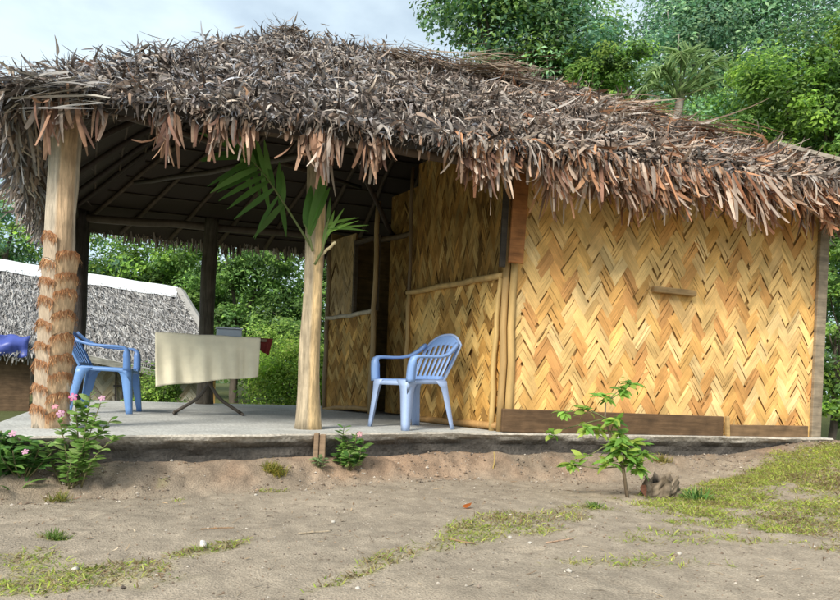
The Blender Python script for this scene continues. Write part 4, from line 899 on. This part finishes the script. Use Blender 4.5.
def vinca(label, x, y, stems, leafL, pal, flowers, group='pink flowering plants along the slab'):
    z0 = zg(x, y); o = empty('flowering_plant', (x, y, z0), label, 'flower', group); ms = MB(); ml = MB()
    for (dx, dy, h) in stems:
        b = A([x + dx * .25, y + dy * .25, z0 - .02]); e = A([x + dx, y + dy, z0 + h]); path = limb(ms, b, e, .006, .0025, (.14, .13, .06), 8, .06); n = max(10, int(h / .0085))
        s = np.sort(rng.uniform(.22, 1, n)); P = np.stack([np.interp(s, np.linspace(0, 1, 8), path[:, d]) for d in range(3)], 1); a = rng.uniform(0, 6.28, n)
        D_ = np.stack([np.cos(a), np.sin(a), rng.uniform(.1, .8, n)], 1); leafy(ml, P, D_, rng.uniform(.7, 1.2, n) * leafL, rng.uniform(.40, .55, n) * leafL, pick(pal, n, .2))
    ms.build('stem', M_bark, o, smooth_=True); ml.build('leaves', M_leaf, o)
    for (fx, fy, fz, r, c) in flowers:
        mf = MB(); flower(mf, (x + fx, y + fy, z0 + fz), r, c); mf.build('flower', M_petal, o)
PINK = (.62, .10, .33); PALEP = (.62, .32, .50)
PL = [(0.203, 0.365, 0.081), (0.27, 0.432, 0.108), (0.149, 0.27, 0.061), (0.351, 0.486, 0.162)]
DL = [(0.095, 0.216, 0.047), (0.135, 0.284, 0.061), (0.068, 0.162, 0.041), (0.189, 0.338, 0.081)]
vinca('tall pink flowered plant growing against the slab right of the left post', -2.06, 3.80, [(.02, 0, .50), (.10, .02, .56), (.17, .0, .50), (.22, .03, .40), (-.08, 0, .40), (.12, -.05, .30), (-.13, -.03, .26), (.27, 0, .30), (.05, -.08, .16)], .065, PL, [(.025, -.04, .53, .026, PINK), (-.045, -.04, .43, .024, PALEP), (.19, -.03, .53, .02, PALEP), (-.09, -.02, .47, .02, (.7, .2, .3))])
vinca('low bushy plant with pale pink flowers at the left foot of the slab', -2.30, 3.74, [(-.05, 0, .22), (-.15, .02, .24), (.05, -.03, .20), (-.22, 0, .22), (.12, -.05, .16), (-.1, -.1, .15), (.0, -.1, .14), (-.3, 0, .22), (.17, -.02, .12)], .08, DL, [(-.02, -.08, .235, .022, PALEP), (.08, -.12, .14, .02, PALEP)])
vinca('small pink flowered plant at the middle foot of the slab', -.52, 4.72, [(.0, 0, .20), (.06, .0, .24), (-.06, -.02, .14), (.1, -.03, .16), (.03, -.06, .12), (-.03, .02, .30), (.12, .02, .2)], .075, DL + PL, [(.09, -.03, .255, .024, (.55, .25, .30))])
vinca('tiny pale green seedling beside the split stake', -.70, 4.60, [(0, 0, .08), (.03, 0, .07), (-.03, 0, .06)], .05, [(.25, .36, .16)], [], group='seedlings')
# strap-leaved plant at the left edge
def strap(label, x, y, n, L, W, pal, name='leafy_plant', cat='plant', el=(.3, 1.3), group=None):
    z0 = zg(x, y); a = rng.uniform(0, 6.28, n); e = rng.uniform(*el, n); mb = MB()
    P = np.stack([x + rng.normal(0, .35 * L, n), y + rng.normal(0, .25 * L, n), np.full(n, z0 - .005)], 1); P[:, 2] = gh(P[:, 0], P[:, 1]) - .004
    D_ = np.stack([np.cos(a) * np.cos(e), np.sin(a) * np.cos(e), np.sin(e)], 1)
    ribbons(mb, P, D_, A([[0, -.2, 1.]]) + rng.normal(0, .2, (n, 3)), rng.uniform(.6, 1.2, n) * L, rng.uniform(.7, 1.2, n) * W, pick(pal, n, .18), 5, rng.normal(-.7, .3, n), rng.normal(0, .3, n), prof=[.5, .9, 1, .8, .5, .05])
    tag(mb.build(name, M_leaf, origin=(x, y, z0)), label, cat, group)
strap('dark green broad strap-leaved plant at the left edge of the yard', -2.44, 3.72, 120, .21, .032, DL)
strap('yellowed grass tuft under the tall pink flowered plant', -2.02, 3.62, 110, .07, .006, [(.33, .30, .06), (.25, .2, .07), (.2, .24, .05)], 'grass_tuft', 'grass', group='grass tufts on the bank')
strap('yellow-green grass tuft on the bank left of the split stake', -.98, 4.42, 330, .085, .006, [(.38, .36, .06), (.30, .32, .06), (.42, .33, .09), (.24, .26, .05)], 'grass_tuft', 'grass', (.5, 1.4), group='grass tufts on the bank')
strap('small dry grass tuft at the slab under the long wall board', 2.15, 5.66, 120, .09, .006, [(.36, .30, .10), (.3, .3, .08)], 'grass_tuft', 'grass', (.5, 1.4), group='grass tufts on the bank')
strap('dark green weed beside the stump', 1.93, 4.42, 90, .11, .012, DL + PL, 'weed', 'weed', (.3, 1.3))
strap('green weed at the bottom left of the yard', -1.58, 2.83, 90, .055, .006, [(.14, .22, .05), (.2, .27, .06)], 'weed', 'weed', (.3, 1.3))
strap('small green weed left of the sapling foot', 1.12, 4.02, 60, .06, .007, [(.14, .24, .05), (.2, .3, .07)], 'weed', 'weed', (.3, 1.3))
# the sapling
SX, SY = 1.46, 4.40; SZ = zg(SX, SY); SP = empty('sapling', (SX, SY, SZ), 'slender bright green sapling with leaf rosettes in front of the woven wall', 'sapling')
ms = MB(); ml = MB(); main = A([(SX, SY, SZ - .05), (1.415, 4.4, -.13), (1.33, 4.4, .05), (1.28, 4.4, .2), (1.28, 4.4, .31)])
tube(ms, main, [.013, .011, .009, .007, .005], 7, (.20, .15, .10))
ros = [(1.443, 4.38, .437, 1), (1.385, 4.42, .40, .8), (1.275, 4.40, .341, 1), (1.147, 4.42, .254, .9), (.99, 4.4, .228, .55), (1.158, 4.38, .125, 1.1), (1.34, 4.36, .19, 1.1), (.915, 4.4, .09, .5), (1.14, 4.36, -.06, .6), (1.06, 4.4, -.13, .9), (1.36, 4.33, .05, 1.2), (1.40, 4.36, -.03, 1.35), (1.545, 4.38, -.03, 1.2), (1.30, 4.36, -.10, 1), (1.49, 4.34, -.12, 1.2), (1.24, 4.42, .13, .8), (1.45, 4.44, .04, 1.0), (1.38, 4.40, .10, 1.1), (1.47, 4.36, -.08, 1.3), (1.50, 4.42, .03, 1.1), (1.33, 4.34, .0, 1.0)]
for (x, y, z, s) in ros:
    d = np.linalg.norm(main - A([x, y, z - .08]), axis=1); p = main[max(1, int(np.argmin(d)) - 0)]
    pe = A([x, y, z]); path = limb(ms, p, pe, .005, .0025, (.16, .17, .07), 7, .07); n = int(12 * s) + 5; a = rng.uniform(0, 6.28, n)
    D_ = np.stack([np.cos(a), np.sin(a), rng.uniform(-.45, .75, n)], 1); leafy(ml, np.tile(pe, (n, 1)) + rng.normal(0, .012, (n, 3)), D_, rng.uniform(.065, .115, n) * (.75 + .3 * s), rng.uniform(.028, .044, n), pick([(.22, .42, .07), (.28, .48, .09), (.16, .33, .06), (.40, .52, .10)], n, .15), 5, rng.normal(-.9, .3, n))
ms.build('stem', M_bark, SP, smooth_=True); ml.build('leaves', M_leaf, SP)
mb = MB(); ribbons(mb, A([[1.545, 4.36, -.24]]), A([[.1, -.1, -1.]]), A([[.2, -1, 0.]]), .085, .05, A([[.20, .085, .05]]), 4, .5, .4); mb.build('dead_leaf', M_leaf, SP)
# stump
ux, uy = 1.74, 4.55; uz = zg(ux, uy); V = []; n = 30; rows = 12
for k in range(rows):
    t = k / (rows - 1)
    for j in range(n):
        a = 2 * math.pi * j / n; r = .125 * (1 - .22 * t) * (1 + .42 * (float(fbm(min(j, n - j) * .55 + 3, t * 3.2, 91)) - .5) * 2 + .08 * (float(vnoise(j * 1.9, t * 9, 92)) - .5)) ; top = .16 + .05 * (2 * float(vnoise(min(j, n - j) * .5, 3, 93)) - 1)
        V.append((ux + math.cos(a) * r * 1.1, uy + math.sin(a) * r, uz - .03 + t * top))
for j in range(n):
    a = 2 * math.pi * j / n; V.append((ux + math.cos(a) * .07, uy + math.sin(a) * .06, uz + .06 + .05 * float(vnoise(j * .9, 7, 94))))
V.append((ux, uy, uz + .06)); F = [(k * n + j, k * n + (j + 1) % n, (k + 1) * n + (j + 1) % n, (k + 1) * n + j) for k in range(rows) for j in range(n)] + [(rows * n + j, rows * n + (j + 1) % n, (rows + 1) * n) for j in range(n)]
C = [A([.22, .17, .12]) * (.06 if i >= rows * n else 1) * (.12 + 1.6 * float(fbm(i % n * 1.3, i // n * .5, 95)) ** 1.5) for i in range(len(V))]
mb = MB(); mb.add(V, F, A(C)); tag(mb.build('tree_stump', M_bark, origin=(ux, uy, uz)), 'rotten grey-brown stump in the grass right of the sapling', 'stump')
# split stake in front of the slab
kx, ky = -.72, 4.70; kz = zg(kx, ky); ST = empty('wooden_stake', (kx, ky, kz), 'short split wooden stake driven in front of the slab', 'stake')
for dx, w in ((-.022, .036), (.021, .044)):
    mb = MB(); plank(mb, (kx + dx, ky - .02 + dx * .3, kz - .1), (kx + dx + .004, ky - .02 + dx * .3, .01 if dx < 0 else .0), w, .05, up=(1, 0, 0), col=(.28, .19, .12)); mb.build('half', M_plank, ST, mods=[('bevel', .006)])
# thin sticks
def twig(label, p, q, r, col, name='twig'):
    mb = MB(); limb(mb, p, q, r, r * .6, col, 8, .03); tag(mb.build(name, M_bark, origin=tuple(p), smooth_=True), label, 'twig', 'twigs on the yard')
def g3(x, y, dz=.006): return (x, y, zg(x, y) + dz)
twig('thin bamboo splinter standing on the bank below the corner of the wall', g3(.62, 5.25, -.02), (.625, 5.25, zg(.62, 5.25) + .13), .006, (.45, .33, .12))
twig('pale twig lying on bare earth at the lower middle', g3(-.55, 3.02), g3(-.40, 3.10), .004, (.42, .34, .24))
twig('brown twig lying in the middle grass patch', g3(.16, 3.02), g3(.28, 2.95), .005, (.28, .18, .10))
twig('reddish twig lying near the left grass patch', g3(-1.02, 3.05), g3(-.88, 3.12), .003, (.35, .2, .1))
twig('pale twig lying below the right grass patch', g3(.62, 3.02), g3(.78, 3.12), .004, (.45, .3, .2))
twig('dark root end sticking up among the plants at the left', g3(-2.33, 3.86, -.02), (-2.36, 3.80, zg(-2.33, 3.86) + .19), .011, (.22, .12, .06))
# fallen leaf
mb = MB(); c = A(g3(.28, 3.80, .012)); ribbons(mb, [c], A([[.9, .3, .15]]), A([[0, -.4, 1.]]), .06, .045, A([[.50, .14, .03]]), 5, .7, .3, prof=[.2, .9, 1, .7, .1])
tag(mb.build('fallen_leaf', M_leaf, origin=tuple(c)), 'curled orange fallen leaf on the ground at the edge of the middle grass patch', 'leaf')
mb = MB(); c = A(g3(-1.93, 3.63, .02)); ribbons(mb, [c], A([[.8, -.3, .3]]), A([[0, -.4, 1.]]), .05, .02, A([[.55, .16, .08]]), 5, .4, .3, prof=[.2, .9, 1, .7, .1])
tag(mb.build('fallen_leaf', M_leaf, origin=tuple(c)), 'small reddish fallen leaf below the tall pink flowered plant', 'leaf')
# pebbles
def pebble_mesh(r, col, seed):
    V = []; n = 10; m = 6
    for k in range(m + 1):
        ph = math.pi * k / m
        for j in range(n):
            a = 2 * math.pi * j / n; rr = r * (1 + .3 * (2 * float(vnoise(j * .7, k * .8, seed)) - 1)); V.append((rr * math.sin(ph) * math.cos(a), rr * .8 * math.sin(ph) * math.sin(a), rr * .6 * math.cos(ph)))
    F = [(k * n + j, k * n + (j + 1) % n, (k + 1) * n + (j + 1) % n, (k + 1) * n + j) for k in range(m) for j in range(n)]
    mb = MB(); mb.add(V, F, col); return mb
first = None
for i, (x, y, r) in enumerate([(-1.28, 2.42, .014), (-.42, 3.28, .012), (-.55, 4.08, .011), (.46, 3.10, .012), (.54, 3.0, .010), (.62, 2.55, .013), (-1.0, 4.0, .010), (-1.62, 4.22, .012), (-.3, 4.2, .01), (2.0, 3.2, .012), (1.2, 2.9, .012), (-.2, 2.32, .011)]):
    if first is None: first = pebble_mesh(.013, (.5, .46, .40), 3).build('pebble', M_stone, smooth_=True); o = first
    else: o = first.copy(); COL.objects.link(o)
    o.location = (x, y, zg(x, y) + r * .3); o.scale = (r / .013,) * 3; o.rotation_euler = (0, 0, i * 1.7); tag(o, 'small pale pebble lying loose on the bare yard earth', 'pebble', 'pale pebbles on the yard')
o = pebble_mesh(.022, (.72, .66, .58), 8).build('shell', M_stone, smooth_=True); o.location = g3(-.905, 2.74, .02); o.rotation_euler = (.3, 1.1, .4); tag(o, 'white shell standing in the left grass patch', 'shell')

# ------------------------------------------------------------------ grass and grit
def scatter(n, x0, x1, y0, y1): return rng.uniform(x0, x1, n), rng.uniform(y0, y1, n)
x, y = scatter(900000, -1.9, 4.6, 1.7, 6.3); m = grass_mask(x, y); d0 = np.hypot(x, y)
keep = (rng.random(len(x)) < m ** 1.5 * .62 * (.6 + .7 * smooth(.9, 1.8, x))) & (front_dist(x, y) > .08) & (np.abs(x) < y * .72 + .2)
x = x[keep]; y = y[keep]; mk = m[keep]; n = len(x); z = gh(x, y); a = rng.uniform(0, 6.28, n); e = rng.uniform(.05, .9, n)
D_ = np.stack([np.cos(a) * np.cos(e), np.sin(a) * np.cos(e), np.sin(e)], 1)
col = pick([(.46, .55, .09), (.38, .50, .08), (.54, .57, .14), (.27, .38, .07), (.45, .41, .15), (.36, .30, .14)], n, .2)
dry = rng.random(n) < (.12 + .35 * (fbm(x * 1.3, y * 1.3, 97) > .55)); col = np.where(dry[:, None], pick([(.33, .24, .13), (.27, .18, .10), (.38, .30, .18)], n, .2), col)
mb = MB(); ribbons(mb, np.stack([x, y, z - .002], 1), D_, A([[0, 0, 1.]]) + rng.normal(0, .4, (n, 3)), rng.uniform(.015, .046, n), rng.uniform(.0025, .0065, n), col, 2, rng.normal(-.6, .5, n), 0., prof=[.8, 1, .1])
tag(mb.build('grass', M_leaf), 'low creeping yellow-green grass in patches on the bare yard', 'grass', kind='stuff')
x, y = scatter(9000, -2.6, 4.4, 1.9, 6.3); k = (front_dist(x, y) > .02) & (np.abs(x) < y * .72 + .2); x = x[k]; y = y[k]
bx, by = scatter(60000, -2.6, 4.0, 3.3, 6.3); k = (np.abs(front_dist(bx, by) - .2) < .2) & (fbm(bx * 3, by * 3, 103) > .46) & (rng.random(len(bx)) < .35); nb_ = int(k.sum()); x = np.concatenate([x, bx[k]]); y = np.concatenate([y, by[k]])
n = len(x); r = rng.gamma(2.2, .0011, n) + .0012; r[-nb_:] *= 1.7
z = gh(x, y); oct_ = A([(1, 0, 0), (-1, 0, 0), (0, 1, 0), (0, -1, 0), (0, 0, .8), (0, 0, -.8)], float); V = np.stack([x, y, z + r * .3], 1)[:, None] + oct_[None] * r[:, None, None] * rng.uniform(.6, 1.4, (n, 6, 1))
F0 = A([(0, 2, 4), (2, 1, 4), (1, 3, 4), (3, 0, 4), (2, 0, 5), (1, 2, 5), (3, 1, 5), (0, 3, 5)]); F = (np.arange(n)[:, None, None] * 6 + F0[None]).reshape(-1, 3)
mb = MB(); mb.add(V.reshape(-1, 3), F, np.repeat(pick([(.24, .19, .15), (.17, .125, .09), (.27, .19, .13), (.2, .165, .13), (.42, .37, .31)], n, .2), 6, axis=0))
tag(mb.build('grit', M_stone), 'fine grit and crumbs of earth strewn over the yard', 'grit', kind='stuff')
x, y = scatter(1100, -2.4, 4.2, 2.0, 6.2); k = (front_dist(x, y) > .03) & (np.abs(x) < y * .72 + .2); x = x[k]; y = y[k]; n = len(x); a = rng.uniform(0, 6.28, n)
mb = MB(); ribbons(mb, np.stack([x, y, gh(x, y) + .004], 1), np.stack([np.cos(a), np.sin(a), rng.uniform(-.05, .25, n)], 1), A([[0, 0, 1.]]) + rng.normal(0, .3, (n, 3)), rng.uniform(.015, .06, n), rng.uniform(.002, .008, n), pick([(.36, .26, .16), (.25, .16, .09), (.42, .34, .24), (.15, .10, .06)], n), 3, rng.normal(0, .5, n), 0.)
tag(mb.build('leaf_litter', M_fibre), 'dry leaf and straw bits strewn over the yard', 'litter', kind='stuff')

# ------------------------------------------------------------------ light, sky, camera
SUN_EL = math.radians(41); SUN_AZ = math.radians(-30)      # behind the viewer, a little to the left
w = bpy.data.worlds.new('World'); scene.world = w; w.use_nodes = True; nt = w.node_tree; nd = nt.nodes; lk = nt.links
bg = nd['Background']; sky = nd.new('ShaderNodeTexSky'); sky.sky_type = 'NISHITA'; sky.sun_disc = False
sky.sun_elevation = SUN_EL; sky.sun_rotation = math.radians(180) - SUN_AZ * -1; sky.air_density = 1.0; sky.dust_density = 1.5; sky.ozone_density = 1.5
tc = nd.new('ShaderNodeTexCoord'); mp = nd.new('ShaderNodeMapping'); mp.inputs['Scale'].default_value = (1, 1, 2.2); lk.new(tc.outputs['Generated'], mp.inputs[0])
nz = nd.new('ShaderNodeTexNoise'); nz.inputs['Scale'].default_value = 2.6; nz.inputs['Detail'].default_value = 6; nz.inputs['Roughness'].default_value = .55; lk.new(mp.outputs[0], nz.inputs['Vector'])
rp = nd.new('ShaderNodeValToRGB'); rp.color_ramp.elements[0].position = .40; rp.color_ramp.elements[1].position = .62; rp.color_ramp.elements[0].color = (.5,) * 3 + (1,); rp.color_ramp.elements[1].color = (.95,) * 3 + (1,)
lk.new(nz.outputs[0], rp.inputs[0]); mx = nd.new('ShaderNodeMix'); mx.data_type = 'RGBA'; mx.inputs['B'].default_value = (6.2, 7.4, 8.1, 1)
lk.new(rp.outputs[0], mx.inputs['Factor']); lk.new(sky.outputs[0], mx.inputs['A']); lk.new(mx.outputs['Result'], bg.inputs['Color']); bg.inputs['Strength'].default_value = .15
sl = bpy.data.lights.new('sun', 'SUN'); sl.energy = 4.9; sl.angle = math.radians(20); sl.color = (1, .94, .83); so_ = bpy.data.objects.new('sun', sl); COL.objects.link(so_)
dirv = Vector((math.sin(SUN_AZ) * math.cos(SUN_EL), -math.cos(SUN_AZ) * math.cos(SUN_EL), math.sin(SUN_EL)))
so_.rotation_euler = dirv.to_track_quat('Z', 'Y').to_euler(); so_.location = dirv * 30
cam = bpy.data.cameras.new('camera'); co = bpy.data.objects.new('camera', cam); COL.objects.link(co); scene.camera = co
co.location = (0, 0, .4); co.rotation_euler = (Matrix.Rotation(math.radians(90), 4, 'X') @ Matrix.Rotation(math.radians(2.0), 4, 'Z')).to_euler()
cam.sensor_width = 36; cam.lens = 640 / 840 * 36; cam.shift_y = 83 / 840; cam.clip_end = 2000; cam.clip_start = .05
scene.view_settings.view_transform = 'Standard'; scene.view_settings.look = 'None'; scene.view_settings.exposure = 0; scene.view_settings.gamma = 1
